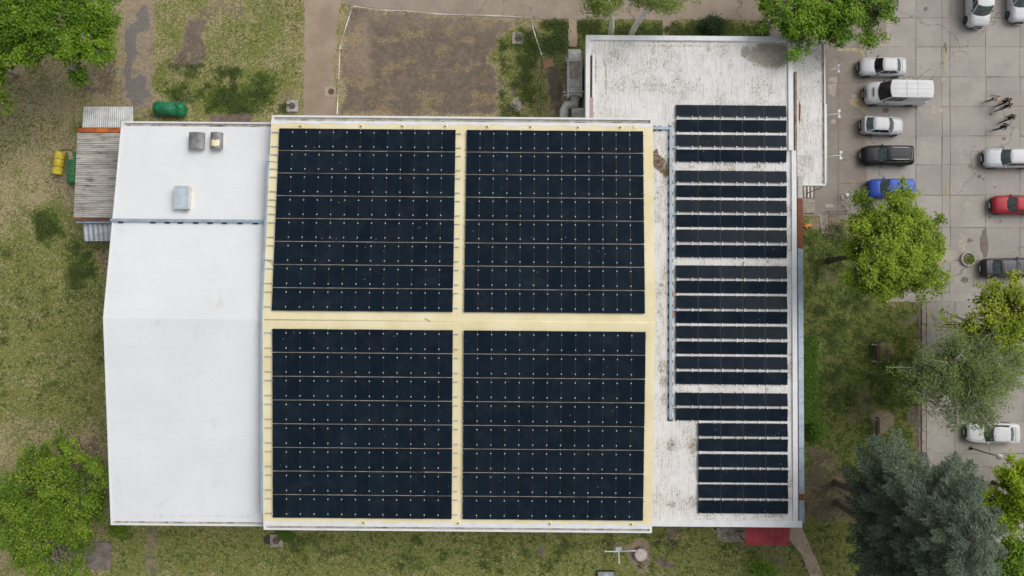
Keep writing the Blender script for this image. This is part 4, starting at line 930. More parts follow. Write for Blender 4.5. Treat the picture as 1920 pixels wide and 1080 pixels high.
for k, p in enumerate(W3[1:-1]):
    obj('stake', MB().tube([(p.x, p.y, -.2), (p.x, p.y, .9)], .018, 6), darkmet, tape)

# manholes and slabs on the ground
def manhole(u, v, size, label, m, lid=True, h=.1, off=(0,0), rot=0):
    c = P(u, v, 0); t = thing('manhole', label, 'manhole', (c.x, c.y, 0), rot)
    obj('surround', MB().box(-size, -size, -.1, size, size, h), m, t, bevel=.02)
    if lid: 
        l = obj('lid', MB().lathe([(size*.5, h-.01), (size*.5, h+.02), (size*.46, h+.03), (.04, h+.032)], 20, c=off), iron, t)
        obj('rim', MB().lathe([(size*.57, h-.012), (size*.57, h+.012), (size*.51, h+.014)], 20, c=off), darkmet, t)
manhole(548, 199, .55, 'pale concrete manhole square with round lid on the lawn beside the dirt path', concrete_l)
manhole(619, 172, .52, 'flat dusty manhole square at the edge of the dirt path by the tape', pm('dusty_concrete', lin((182,164,146)), lin((164,146,128)), 3, .9), True, .03, (.12, 0))
manhole(971, 72, .55, 'grey concrete manhole square among the grass inside the tape corner', concrete, True, .08)
manhole(519, 1013, .58, 'concrete manhole square with reddish lid below the yellow roof corner', concrete, True, .15)
obj('pit_hole', MB().lathe([(.42,.012),(.36,.016),(.1,.018)], 14), dark_rubber, loc=tuple(P(502, 1012, 0)), label='small dark hole in the ground beside the reddish manhole', cat='hole')
c = P(968, 196, 0); obj('concrete_pad', MB().prism([(.6*math.cos(a)*rnd.uniform(.8,1.1), .7*math.sin(a)*rnd.uniform(.8,1.1)) for a in np.linspace(0, 2*math.pi, 11)[:-1]], -.05, .06), concrete, loc=tuple(c), label='broken grey concrete pad in the grass left of the mesh fence', cat='concrete pad')
p0, p1 = P(158, 1016), P(208, 1066); cc = (p0+p1)/2
o = obj('concrete_slab', MB().box(p0.x-cc.x, p1.y-cc.y, -.05, p1.x-cc.x, p0.y-cc.y, .14), pm('old_slab', lin((136,124,118)), lin((108,98,92)), 2, .9), loc=tuple(cc), bevel=.03, label='square grey concrete slab beside the bottom left tree', cat='concrete slab')
c = P(433, 221, 0); t = thing('paving_strip', 'strip of four brown paving slabs against the white building wall', 'paving', c)
for u0, u1, tp_ in ((395,414,216),(415,431,215),(432,450,214),(451,471,212)):
    a, b = P(u0, tp_), P(u1, 236); obj('slab', MB().box(a.x-c.x+.015, b.y-c.y, -.05, b.x-c.x-.015, a.y-c.y, .05+rnd.uniform(0,.02)), pm('brown_slab', lin((128,112,104)), lin((108,94,86)), 2.5, .9, rand=.1), t, bevel=.01)
# well with cover and white standpipe
c = P(1200, 1037, 0); t = thing('well', 'round well with white pebbled cover in a ring of bare soil', 'well', c)
obj('ring', MB().lathe([(.62,-.1),(.62,.42),(.58,.46)], 28), concrete, t, smooth=False)
obj('cover', MB().lathe([(.56,.462),(.56,.50),(.5,.53),(.05,.54)], 28), pm('cover_mortar', lin((196,178,172)), lin((176,158,154)), 4, .9), t)
mb = MB(); rr = random.Random(5); pts_ = []
for i in range(900):
    a, r = rr.uniform(0, 6.283), .53*math.sqrt(rr.random()); p = (r*math.cos(a), r*math.sin(a))
    if all((p[0]-q[0])**2+(p[1]-q[1])**2 > .0055 for q in pts_): pts_.append(p); mb.sphere((p[0], p[1], .535-.03*(r/.53)**2), rr.uniform(.038,.046), 6, 4, 0, (1,1,.6))
obj('pebbles', mb, pm('white_pebble', (.88,.87,.87), (.80,.78,.78), 6, .7), t, smooth=True, kind='stuff')
c = P(1159, 1030, 0); t = thing('standpipe', 'white pipe stand with three arms and a small box beside the round well', 'standpipe', c)
zp = 1.05
def q_(u, v, z): p = P(u, v, z); return (p.x-c.x, p.y-c.y, z)
obj('box', MB().box(*[a-b for a, b in zip(q_(1159.5,1029.5,zp), (.27,.17,.22))], *[a+b for a, b in zip(q_(1159.5,1029.5,zp), (.27,.17,.06))]), alu, t, bevel=.02)
obj('post', MB().tube([q_(1160,1032,0)[:2]+(-.15,), q_(1160,1034,zp)[:2]+(zp+.02,)], .06, 10), white_paint, t, smooth=True)
obj('base', MB().box(-.5,-.25,-.05,.4,.35,.06), concrete, t)
for pts_ in ([(1160,1034),(1135,1034)], [(1160,1034),(1190,1032.5)], [(1160,1034),(1161,1055)]):
    a, b = q_(*pts_[0], zp), q_(*pts_[1], zp)
    arm = obj('arm', MB().tube([a, b, (b[0]+.0, b[1]-.02, zp-.12)], .045, 10), white_paint, t, smooth=True)
    obj('end_ball', MB().sphere((b[0], b[1], zp-.02), .1, 10, 8), white_paint, arm, smooth=True)
# cold frame cut by the lower picture edge
p0, p1 = P(1120, 1071, .3), P(1153, 1096, .3); cc = Vector(((p0.x+p1.x)/2, (p0.y+p1.y)/2, 0)); t = thing('ground_hatch', 'grey glazed hatch in a dark frame at the lower picture edge', 'hatch', cc)
W, D = (p1.x-p0.x)/2, (p0.y-p1.y)/2
obj('pane', MB().box(-W+.06, -D+.06, .1, W-.06, D-.06, .28), pm('grey_glass', lin((150,158,156)), lin((130,138,136)), 2, .2), t)
for b in ((-W,-D,-W+.06,D),(W-.06,-D,W,D),(-W+.06,D-.06,W-.06,D),(-W+.06,-D,W-.06,-D+.06)): obj('frame', MB().box(b[0], b[1], -.05, b[2], b[3], .32), darkmet, t)
obj('vent_ring', MB().lathe([(.22,.281),(.22,.30),(.15,.305)], 16, c=(0,.2)), alu, t)

# benches
for k, (u, v, lb) in enumerate([(1643,662,'dark slatted bench on pale stubs by the pale sandy patch'), (1643,801,'dark slatted bench half hidden by the grey green conifer')]):
    c = P(u, v, .3); t = thing('park_bench', lb, 'bench', (c.x, c.y, 0), R(1), 'benches on the lawn')
    for i in range(3): obj('seat_slat', MB().box(-.12+.13*i, -.98, .42, -.01+.13*i, .98, .46), wood_dk, t)
    for i in range(2): obj('back_slat', MB().box(-.20-.02*i, -.98, .55+.15*i, -.165-.02*i, .98, .66+.15*i), wood_dk, t)
    for s_ in (-1, 1):
        obj('leg', MB().hexa([(-.35,s_*.78-.07,-.1),(.3,s_*.78-.07,-.1),(.3,s_*.78+.07,-.1),(-.35,s_*.78+.07,-.1)], [(-.42,s_*.78-.07,.415),(.3,s_*.78-.07,.415),(.3,s_*.78+.07,.415),(-.42,s_*.78+.07,.415)]), concrete_l, t, bevel=.02)
        obj('back_stay', MB().bar((-.3,s_*.78,.41), (-.24,s_*.78,.86), .06, .1), concrete_l, t)

# concrete tree rings
for u, v, r, lb in ((1813, 486, .66, 'pale round concrete planter ring on the car park'), (1822, 622, .95, 'worn concrete ring around the foot of the sparse yellow green tree')):
    c = P(u, v, 0); t = thing('planter_ring', lb, 'planter', c)
    n = 7
    for k in range(n):
        a0, a1 = 2*math.pi*k/n+.015, 2*math.pi*(k+1)/n-.015; m_ = 5; A = np.linspace(a0, a1, m_)
        vs = [(rr_*math.cos(a), rr_*math.sin(a), z) for z in (-.05, .25) for rr_ in (r, r-.11) for a in A]
        f = []
        for i in range(m_-1): f += [(i, i+1, 2*m_+i+1, 2*m_+i), (m_+i+1, m_+i, 3*m_+i, 3*m_+i+1), (2*m_+i, 2*m_+i+1, 3*m_+i+1, 3*m_+i)]
        f += [(0, 2*m_, 3*m_, m_), (m_-1, 2*m_-1, 4*m_-1, 3*m_-1)]
        obj('kerb_piece', MB().add(vs, f), concrete_l if r < .8 else concrete, t)
    obj('soil', MB().lathe([(r-.112,-.03),(r-.112,.1),(r*.4,.14)], 20), pm('planter_soil', lin((140,124,98)), lin((108,100,70)), 4, .95), t)
# street lamp with a globe
c = P(1820, 840, 0); g = P(1873, 847, 3.7); t = thing('street_lamp', 'thin dark lamp post with white globe near the white sedan', 'street lamp', c)
top = Vector((g.x-c.x, g.y-c.y, 0))*.12
obj('post', MB().tube([(0,0,-.3),(0,0,.6),(0,0,3.45)], [.09,.06,.045], 10), darkmet, t, smooth=True)
obj('base_plate', MB().lathe([(.2,-.1),(.2,.06),(.1,.1)], 14), darkmet, t)
obj('globe', MB().sphere((0,0,3.68), .27, 18, 12), pm('opal_glass', (.8,.8,.79), (.74,.74,.73), 3, .2), t, smooth=True)
obj('collar', MB().lathe([(.07,3.38),(.12,3.44),(.08,3.47)], 12), darkmet, t)

# ------------------------------------------------------------------ vehicles
tyre_m = pm('tyre', (.02,.02,.02), (.03,.03,.03), 6, .85); rim_m = pm('wheel_rim', (.45,.46,.47), (.35,.35,.36), 4, .35, .7)
def glass_mat(name, c, c2):
    s = NT(name); f = s.noise(s.pos((1,1,1)), 2.2, 4, .6); s.color(s.mix(s.step(f, .35, .65), c, c2)); return s.fin(.06, spec=.8)
car_glass = glass_mat('car_glass', (.045,.065,.067), (.09,.115,.115)); dark_glass = glass_mat('dark_car_glass', (.008,.010,.011), (.018,.022,.024))
trim = pm('black_trim', (.025,.025,.027), (.04,.04,.042), 5, .6)
lamp_c = pm('headlamp', (.55,.56,.55), (.42,.43,.42), 7, .12, .1); lamp_r = pm('tail_lamp', (.35,.012,.012), (.22,.01,.012), 7, .15); lamp_o = pm('indicator', (.6,.18,.03), (.5,.14,.03), 7, .2)
plate_m = pm('number_plate', (.7,.7,.68), (.62,.62,.6), 6, .5)
def paint(name, c, metal=.25, rough=.36):
    return pm(name, c, tuple(x*.93 for x in c), .8, rough, metal, .2, .06)
silver_p = paint('silver_paint', (.50,.51,.53), .08); white_p = paint('white_car_paint', (.66,.67,.68), 0); black_p = paint('black_car_paint', (.014,.015,.020), .2); blue_p = paint('blue_car_paint', (.035,.085,.42), .1)
red_p = paint('red_car_paint', (.34,.022,.035), .1); grey_p = paint('charcoal_car_paint', (.055,.055,.062), .4)
def interp(x, pts):
    for (a, fa), (b, fb) in zip(pts[:-1], pts[1:]):
        if x <= b:
            t = (x-a)/(b-a) if b > a else 0; return fa+(fb-fa)*t
    return pts[-1][1]
def car(label, u, v, heading, S, pm_, group, zc=.7):
    """S: L W H, belt and hood heights, x fractions (0 = nose, 1 = tail) of cowl, roof start, roof end, rear glass base"""
    L, W, H = S['L'], S['W'], S['H']; c = P(u, v, zc)
    t = thing(S.get('name', 'parked_car'), label, 'van' if 'van' in S.get('name', '') else 'car', (c.x, c.y, 0), heading, group)
    X = lambda f: L*(.5-f)
    hw = W/2; z0 = .22
    hood, belt, deck = S['hood'], S['belt'], S.get('deck', S['belt'])
    cw, r0, r1, rb = S['cowl'], S['r0'], S['r1'], S['rb']
    topl = [(0, hood*.70), (.02, hood*.86), (.06, hood*.95), (cw*.6, hood+.3*(belt-hood)), (cw, belt), (rb, deck), (min(.985, rb+.02), deck-.01), (.97, deck-.04), (.99, deck-.12), (1, deck-.30)]
    fr, rr_ = S.get('fr', .16), S.get('rr', .10)
    def plan(f):
        k = 1.0
        if f < fr: k -= .30*((fr-f)/fr)**2.4
        if f > 1-rr_: k -= .20*((f-1+rr_)/rr_)**2.6
        return hw*k*(.985 if f < cw else 1)
    st = sorted(set([0, .008, .02, .045, .08, .12, .18, cw*.75, cw, .34, .42, .5, .58, .66, .74, .8, .86, rb, .92, .95, .97, .985, .995, 1.0])); st = [f for f in st if f <= 1]
    vs = []; m_ = 13
    for f in st:
        wd = plan(f); zt = interp(f, topl); end = .10 if f in (0, 1.0) else .03 if f in (.008, .995) else 0
        zb = z0+end*.6
        sec = [(0,zb),(wd*.80,zb),(wd*.95,zb+.05),(wd*.985,zb+.5*(zt-zb)*.5),(wd,zb+.62*(zt-zb)),(wd*.972,zb+.86*(zt-zb)),(wd*.895,zt-.012)]
        crown = .035 if f < cw or f > rb else .0
        sec += [(wd*.5, zt+crown*.8), (0, zt+crown)]
        right = [(X(f), y, z) for y, z in sec]
        left = [(X(f), -y, z) for y, z in sec[1:-1]]
        vs += right+left[::-1]
    n = 9+7; fs = []
    for i in range(len(st)-1):
        for k in range(n): fs.append((i*n+k, i*n+(k+1) % n, (i+1)*n+(k+1) % n, (i+1)*n+k))
    fs += [tuple(range(n-1, -1, -1)), tuple(range((len(st)-1)*n, len(st)*n))]
    body = obj('body', MB().add(vs, fs), pm_, t, smooth=True)
    # cabin frame
    gw, rw = hw*.86, hw*S.get('rw', .70)*.92; bow = S.get('bow', .17)
    def wsx(s_, q): # windshield surface, s across, q up
        f0, f1 = cw-.005, r0; y = s_*(gw+(rw-gw)*q); x = X(f0+(f1-f0)*q)-bow*s_*s_*(1-.3*q); z = belt-.03+(H-.055-belt+.03)*(q+.10*q*(1-q)); return Vector((x, y, z))
    def rwx(s_, q):
        f0, f1 = rb+.005, r1; y = s_*(gw*S.get('rt', .96)+(rw-gw*S.get('rt', .96))*q); x = X(f0+(f1-f0)*q)+bow*.7*s_*s_*(1-.3*q); z = deck-.03+(H-.06-deck+.03)*(q+.10*q*(1-q)); return Vector((x, y, z))
    def side(s_, fq, q): # fq along 0 front .. 1 rear
        a = wsx(s_, q); b = rwx(s_, q); p = a.lerp(b, fq); p.y += s_*.03*math.sin(math.pi*fq)*(1-.3*q); return p
    mb = MB(); Q = [0, .25, .5, .75, .93, 1]
    def patch(fn, us):
        k = len(mb.v); 
        pts_ = [[fn(a, q) for a in us] for q in Q]; mb.add([p for row in pts_ for p in row], [(j*len(us)+i, j*len(us)+i+1, (j+1)*len(us)+i+1, (j+1)*len(us)+i) for j in range(len(Q)-1) for i in range(len(us)-1)])
    US = np.linspace(-1, 1, 9); FQ = np.linspace(0, 1, 9)
    patch(lambda a, q: wsx(a, q), US[::-1]); patch(lambda a, q: rwx(a, q), US)
    patch(lambda a, q: side(1, a, q), FQ[::-1]); patch(lambda a, q: side(-1, a, q), FQ)
    obj('cabin', mb, pm_, t, smooth=True)
    # roof skin, crowned
    mb = MB()
    def roof(a, b):
        s_ = -1+2*a; p = side(s_ if abs(s_) > 0 else 1, b, 1) if False else wsx(s_, 1).lerp(rwx(s_, 1), b); p.y += s_*.03*math.sin(math.pi*b)*.7
        e = (1-abs(s_)**2.6)*(1-abs(2*b-1)**4); p.z = H-.058+.058*e**.6; return p
    mb.grid(roof, 12, 12); mb.f = [f[::-1] for f in mb.f]
    rf = obj('roof', mb, S.get('roofmat', pm_), t, smooth=True)
    def glass(name, fn, off, m=car_glass, par=t, nu=6, nv=3, flip=False):
        mb = MB(); mb.grid(lambda a, b: fn(a, b)+off, nu, nv)
        if flip: mb.f = [f[::-1] for f in mb.f]
        return obj(name, mb, m, par, smooth=True)
    glass('windshield', lambda a, b: wsx(.95-1.90*a, .03+.92*b), Vector((.012,0,.010)), S.get('wg', car_glass))
    wp = MB()
    for s_ in (-.55, .15): wp.bar(wsx(s_, .04)+Vector((.03,0,.02)), wsx(s_+.5, .16)+Vector((.03,0,.02)), .02, .015)
    obj('wiper', wp, trim, t)
    if S.get('rearglass', True): glass('rear_window', lambda a, b: rwx(-.88+1.76*a, .08+.80*b), Vector((-.012,0,.010)), S.get('rg', car_glass))
    for s_ in (1, -1):
        for (f0, f1) in S['win']:
            g_ = glass('side_window', lambda a, b: side(s_, (f0+(f1-f0)*a), .10+.80*b), Vector((0, s_*.010, .004)), dark_glass, t, 5, 2, s_ > 0)
        # mirror
        p = side(s_, .06, .08); m2 = obj('mirror', MB().sphere((p.x+.02, p.y+s_*.14, p.z+.06), .11, 10, 6, 0, (.6,1,.75)), S.get('mirm', pm_), t, smooth=True)
        # lamps
        fl0, fl1 = .02, S.get('hl', .075); zt0, zt1 = interp(fl0, topl), interp(fl1, topl)
        y0_, y1_ = plan(fl0)*.55, plan(fl1)*.90
        obj('headlight', MB().add([(X(.004), s_*plan(.004)*.55, zt0-.20), (X(.012), s_*plan(.02)*.97, zt0-.20), (X(fl1*1.25), s_*plan(fl1)*.955, zt1-.10), (X(fl1*1.1), s_*plan(fl1)*.86, zt1+.006), (X(fl0), s_*y0_, zt0+.022), (X(.026), s_*plan(.026)*.87, zt0-.01)], [(0,1,5,4), (1,2,3,5), (4,5,3)] if s_ > 0 else [(4,5,1,0), (5,3,2,1), (3,5,4)]), lamp_c, t, bevel=0)
        ze = interp(.985, topl)
        obj('taillight', MB().hexa([(X(1.004), s_*plan(1)*.72, ze-.38), (X(.955), s_*(plan(.955)*1.008), ze-.38), (X(.955), s_*(plan(.955)*.9), ze-.38), (X(.99), s_*plan(1)*.72, ze-.38)], [(X(1.0), s_*plan(1)*.74, ze-.06), (X(.95), s_*(plan(.95)*1.004), ze-.06), (X(.95), s_*(plan(.95)*.88), ze-.04), (X(.985), s_*plan(1)*.70, ze-.04)]), lamp_r, t)
        for f in (S.get('w0', .19), S.get('w1', .80)):
            wr = S.get('wr', .315); yb = s_*(hw-.10)
            mb = MB(); mb.lathe([(wr*.6,-.10),(wr*.95,-.10),(wr,-.06),(wr,.06),(wr*.95,.105),(wr*.64,.11)], 20); mb.v = [(x+X(f), z*s_+yb, y+wr) for x, y, z in mb.v]
            ar = MB(); ar.lathe([(wr*1.16, -.02), (wr*1.16, .008), (wr*1.05, .01)], 20); ar.v = [(x+X(f), z*s_+s_*hw*.992, max(.21, y+wr)) for x, y, z in ar.v]
            wh = obj('wheel', mb, tyre_m, t)
            rm = MB(); rm.lathe([(wr*.66,.100),(wr*.64,.112),(wr*.2,.10),(wr*.12,.118)], 10); rm.v = [(x+X(f), z*s_+yb, y+wr) for x, y, z in rm.v]
            obj('rim', rm, rim_m, wh); obj('wheel_arch', ar, trim, t)
        # door gap lines and handles
        for fq in S['gaps']:
            a, b = side(s_, fq, .0), None; obj('door_seam', MB().bar((a.x, s_*hw*.995, .40), (a.x, s_*hw*.995, belt*.78), .012, .02), trim, t)
            obj('door_handle', MB().box(a.x+.08, s_*hw*.985-.02, belt*.80, a.x+.26, s_*hw*.985+.02, belt*.80+.035), S.get('mirm', pm_), t)
        if S.get('rails'):
            pts_ = [roof(.5+s_*.43, b)+Vector((0,0,.05)) for b in np.linspace(.12, .92, 7)]; obj('roof_rail', MB().tube(pts_, .03, 6), alu, t, smooth=True)
    # bumpers, plates, grille, hood seam
    lb = S.get('bumper', trim)
    mb = MB(); A = np.linspace(-1, 1, 11)
    def bump(f, sg): # band around the end
        vs = []
        for a in A:
            wd = plan(f)*1.0; xx = X(f)+sg*(.05-.16*abs(a)**3.0); vs += [(xx, a*hw*.80*1.02, .26), (xx+sg*.035, a*hw*.82, .36), (xx+sg*.03, a*hw*.82, .50), (xx-sg*.03, a*hw*.79, .56)]
        return vs
    for f, sg in ((0.0, 1), (1.0, -1)):
        mb = MB(); vs = bump(f, sg); mb.add(vs, [((i*4+k), (i+1)*4+k, (i+1)*4+k+1, i*4+k+1) if sg < 0 else (i*4+k+1, (i+1)*4+k+1, (i+1)*4+k, i*4+k) for i in range(len(A)-1) for k in range(3)])
        obj('bumper', mb, lb, t, smooth=True)
        obj('number_plate', MB().box(X(f)+sg*.086, -.25, .36, X(f)+sg*.10, .25, .475), plate_m, t)
    zg = interp(.01, topl); obj('grille', MB().hexa([(X(.002),-.36,zg-.16),(X(-.002)+.0,-.36,zg-.16),(X(-.002),.36,zg-.16),(X(.002),.36,zg-.16)], [(X(.02),-.40,zg+.0),(X(.0),-.40,zg-.02),(X(.0),.40,zg-.02),(X(.02),.40,zg+.0)]), trim, t)
    hs_ = MB()
    for s_ in (-1, 1): hs_.bar((X(.05), s_*hw*.62, interp(.05, topl)+.018), (X(cw-.01), s_*hw*.80, interp(cw-.01, topl)+.010), .014, .012)
    obj('hood_seam', hs_, trim, t)
    if S.get('antenna', True): p = roof(.5, .9); obj('antenna', MB().tube([p, p+Vector((-.10,0,.14))], .012, 6), trim, t)
    if S.get('deckseam'): obj('boot_seam', MB().bar((X(rb+.03), -hw*.72, deck+.012), (X(rb+.03), hw*.72, deck+.012), .014, .012), trim, t)
    return t, roof, X
SED = dict(L=4.3, W=1.74, H=1.44, hood=.88, belt=.95, deck=.99, cowl=.29, r0=.42, r1=.735, rb=.86, rw=.74, win=[(.08,.46),(.50,.90)], gaps=[.1,.48], deckseam=True)
HAT = dict(L=3.85, W=1.68, H=1.44, hood=.90, belt=.96, deck=1.02, cowl=.27, r0=.43, r1=.80, rb=.95, rw=.74, fr=.22, win=[(.09,.52),(.55,.86)], gaps=[.1,.52], rr=.14)
WAG = dict(L=4.75, W=1.82, H=1.50, hood=.88, belt=.95, deck=1.0, cowl=.28, r0=.40, r1=.87, rb=.96, rw=.74, fr=.20, win=[(.07,.38),(.41,.68),(.71,.93)], gaps=[.1,.4,.68], rails=True, hl=.13)
VAN = dict(name='delivery_van', L=5.5, W=2.0, H=2.4, hood=1.12, belt=1.28, deck=1.30, cowl=.165, r0=.27, r1=.985, rb=.992, rw=.86, fr=.12, rr=.03, rt=.98, win=[(.05,.19),(.215,.44)], gaps=[.06,.22], bow=.22, wr=.34, w0=.16, w1=.76, hl=.09, rearglass=True, antenna=False, mirm=trim)
MPV = dict(L=4.2, W=1.74, H=1.62, hood=.98, belt=1.05, deck=1.05, cowl=.22, r0=.36, r1=.93, rb=.975, rw=.80, fr=.15, rr=.08, win=[(.07,.42),(.46,.72),(.75,.94)], gaps=[.1,.44])
SVAN = dict(VAN, L=4.8, W=1.9, H=1.96, hood=1.10, belt=1.20, deck=1.22, cowl=.17, r0=.30)
g1 = 'cars parked in front of the canopy'; g2 = 'cars parked on the far side of the car park'
car('silver sedan parked just above the white delivery van', 1655, 125, R(179.5), dict(SED, wg=dark_glass, mirm=trim), silver_p, g1)
vt, vroof, vX = car('long white delivery van parked between two silver cars', 1681, 174.5, R(179), dict(VAN, wg=dark_glass), white_p, g1, 1.0)
for b in (.36, .62): 
    pts_ = [vroof(a, b)+Vector((0,0,.004)) for a in np.linspace(.06, .94, 9)]; obj('roof_seam', MB().tube(pts_, .012, 5), trim if b < .4 else galv, vt)
for a in (.22, .5, .78): obj('roof_rib', MB().tube([vroof(a, b)+Vector((0,0,.0)) for b in np.linspace(.08, .96, 10)], .02, 6), white_p, vt, smooth=True)
obj('hood_vent', MB().box(vX(.10), -.42, 1.24, vX(.085), .42, 1.262), trim, vt)
car('small silver hatchback parked nose out below the delivery van', 1655, 235.5, R(-2), dict(HAT), silver_p, g1)
car('black estate car with silver roof rails', 1665, 291, R(179.5), dict(WAG), black_p, g1)
car('bright blue car partly hidden under the round leafy tree', 1670, 353, R(180), dict(MPV), blue_p, g1)
car('white car glimpsed through the crown of the round leafy tree', 1650, 516, R(175), dict(SED), white_p, g1)
car('white compact van nose down at the upper right picture edge', 1833, 3, R(-91), dict(SVAN, wg=car_glass), white_p, g2)
car('silver car nose down in the upper right picture corner', 1911, -2, R(-90), dict(SED, L=4.4, W=1.8), silver_p, g2)
car('large silver sedan on the right below the group of people', 1893, 296, R(180), dict(SED, L=4.75, W=1.84), silver_p, g2)
car('red sedan cut by the right picture edge', 1903, 384, R(180), dict(SED, L=4.2, W=1.72), red_p, g2)
car('charcoal sedan parked tail to the planter ring', 1890, 502, R(1), dict(SED, L=4.65, W=1.80, mirm=trim), grey_p, g2)
car('white sedan near the lamp post with white globe', 1862, 812, R(179), dict(SED, L=4.8, W=1.84), white_p, g2)

# ------------------------------------------------------------------ trees
def set_mesh(name, V, Fq, mat, attr=None, smooth=False):
    me = bpy.data.meshes.new(name); me.vertices.add(len(V)); me.vertices.foreach_set('co', np.asarray(V, np.float32).ravel())
    k = Fq.shape[1]; me.loops.add(Fq.size); me.loops.foreach_set('vertex_index', Fq.astype(np.int32).ravel()); me.polygons.add(len(Fq))
    me.polygons.foreach_set('loop_start', np.arange(0, Fq.size, k)); me.polygons.foreach_set('loop_total', np.full(len(Fq), k))
    me.update()
    if attr is not None:
        a = me.attributes.new('tint', 'FLOAT', 'POINT'); a.data.foreach_set('value', attr.astype(np.float32))
    me.materials.append(mat)
    if smooth: me.polygons.foreach_set('use_smooth', [True]*len(Fq))
    return me
def leaf_mat(name, dark, light, trans=.35, rough=.55):
    s = NT(name); a = s.n('ShaderNodeAttribute', attribute_name='tint')
    c = s.mix(a.outputs['Fac'], dark, light); s.color(c); s.b.inputs['Roughness'].default_value = rough; s.b.inputs['Specular IOR Level'].default_value = .3
    tr = s.n('ShaderNodeBsdfTranslucent'); s.l(c, tr.inputs['Color']); mx = s.n('ShaderNodeMixShader'); mx.inputs[0].default_value = trans
    s.l(s.b.outputs[0], mx.inputs[1]); s.l(tr.outputs[0], mx.inputs[2]); s.l(mx.outputs[0], s.t.nodes['Material Output'].inputs['Surface']); return s.mat
def leaves(C, spread, per, size, rng, flat=.45, tint_c=None, aspect=.62, dirs=None, droop=0):
    """per leaf quads scattered about each clump centre"""
    n = len(C); N = n*per
    cen = np.repeat(C, per, 0)+rng.normal(0, 1, (N, 3))*np.repeat(np.broadcast_to(np.asarray(spread), (n,)), per)[:, None]*np.array([1, 1, .55])
    nrm = rng.normal(0, flat, (N, 3)); nrm[:, 2] = np.abs(nrm[:, 2])+.75; nrm /= np.linalg.norm(nrm, axis=1)[:, None]
    t = rng.normal(0, 1, (N, 3))
    if dirs is not None: t = np.repeat(dirs, per, 0)+t*.35
    t[:, 2] -= droop
    t -= nrm*(t*nrm).sum(1)[:, None]; t /= np.linalg.norm(t, axis=1)[:, None]+1e-9; b = np.cross(nrm, t)
    s = size*rng.uniform(.6, 1.35, N)[:, None]; bend = nrm*s*.12
    V = np.stack([cen-t*s, cen+b*s*aspect+bend, cen+t*s, cen-b*s*aspect+bend], 1).reshape(-1, 3)
    F_ = np.arange(N*4).reshape(N, 4)
    tc = rng.uniform(0, 1, n) if tint_c is None else tint_c
    tint = np.clip(np.repeat(tc, per)*.6+rng.uniform(0, 1, N)*.4, 0, 1)
    return V, F_, np.repeat(tint, 4)
def branches(paths, n=5):
    mb = MB()
    for pts_, rad in paths: mb.tube(pts_, rad, n, cap=False)
    return mb
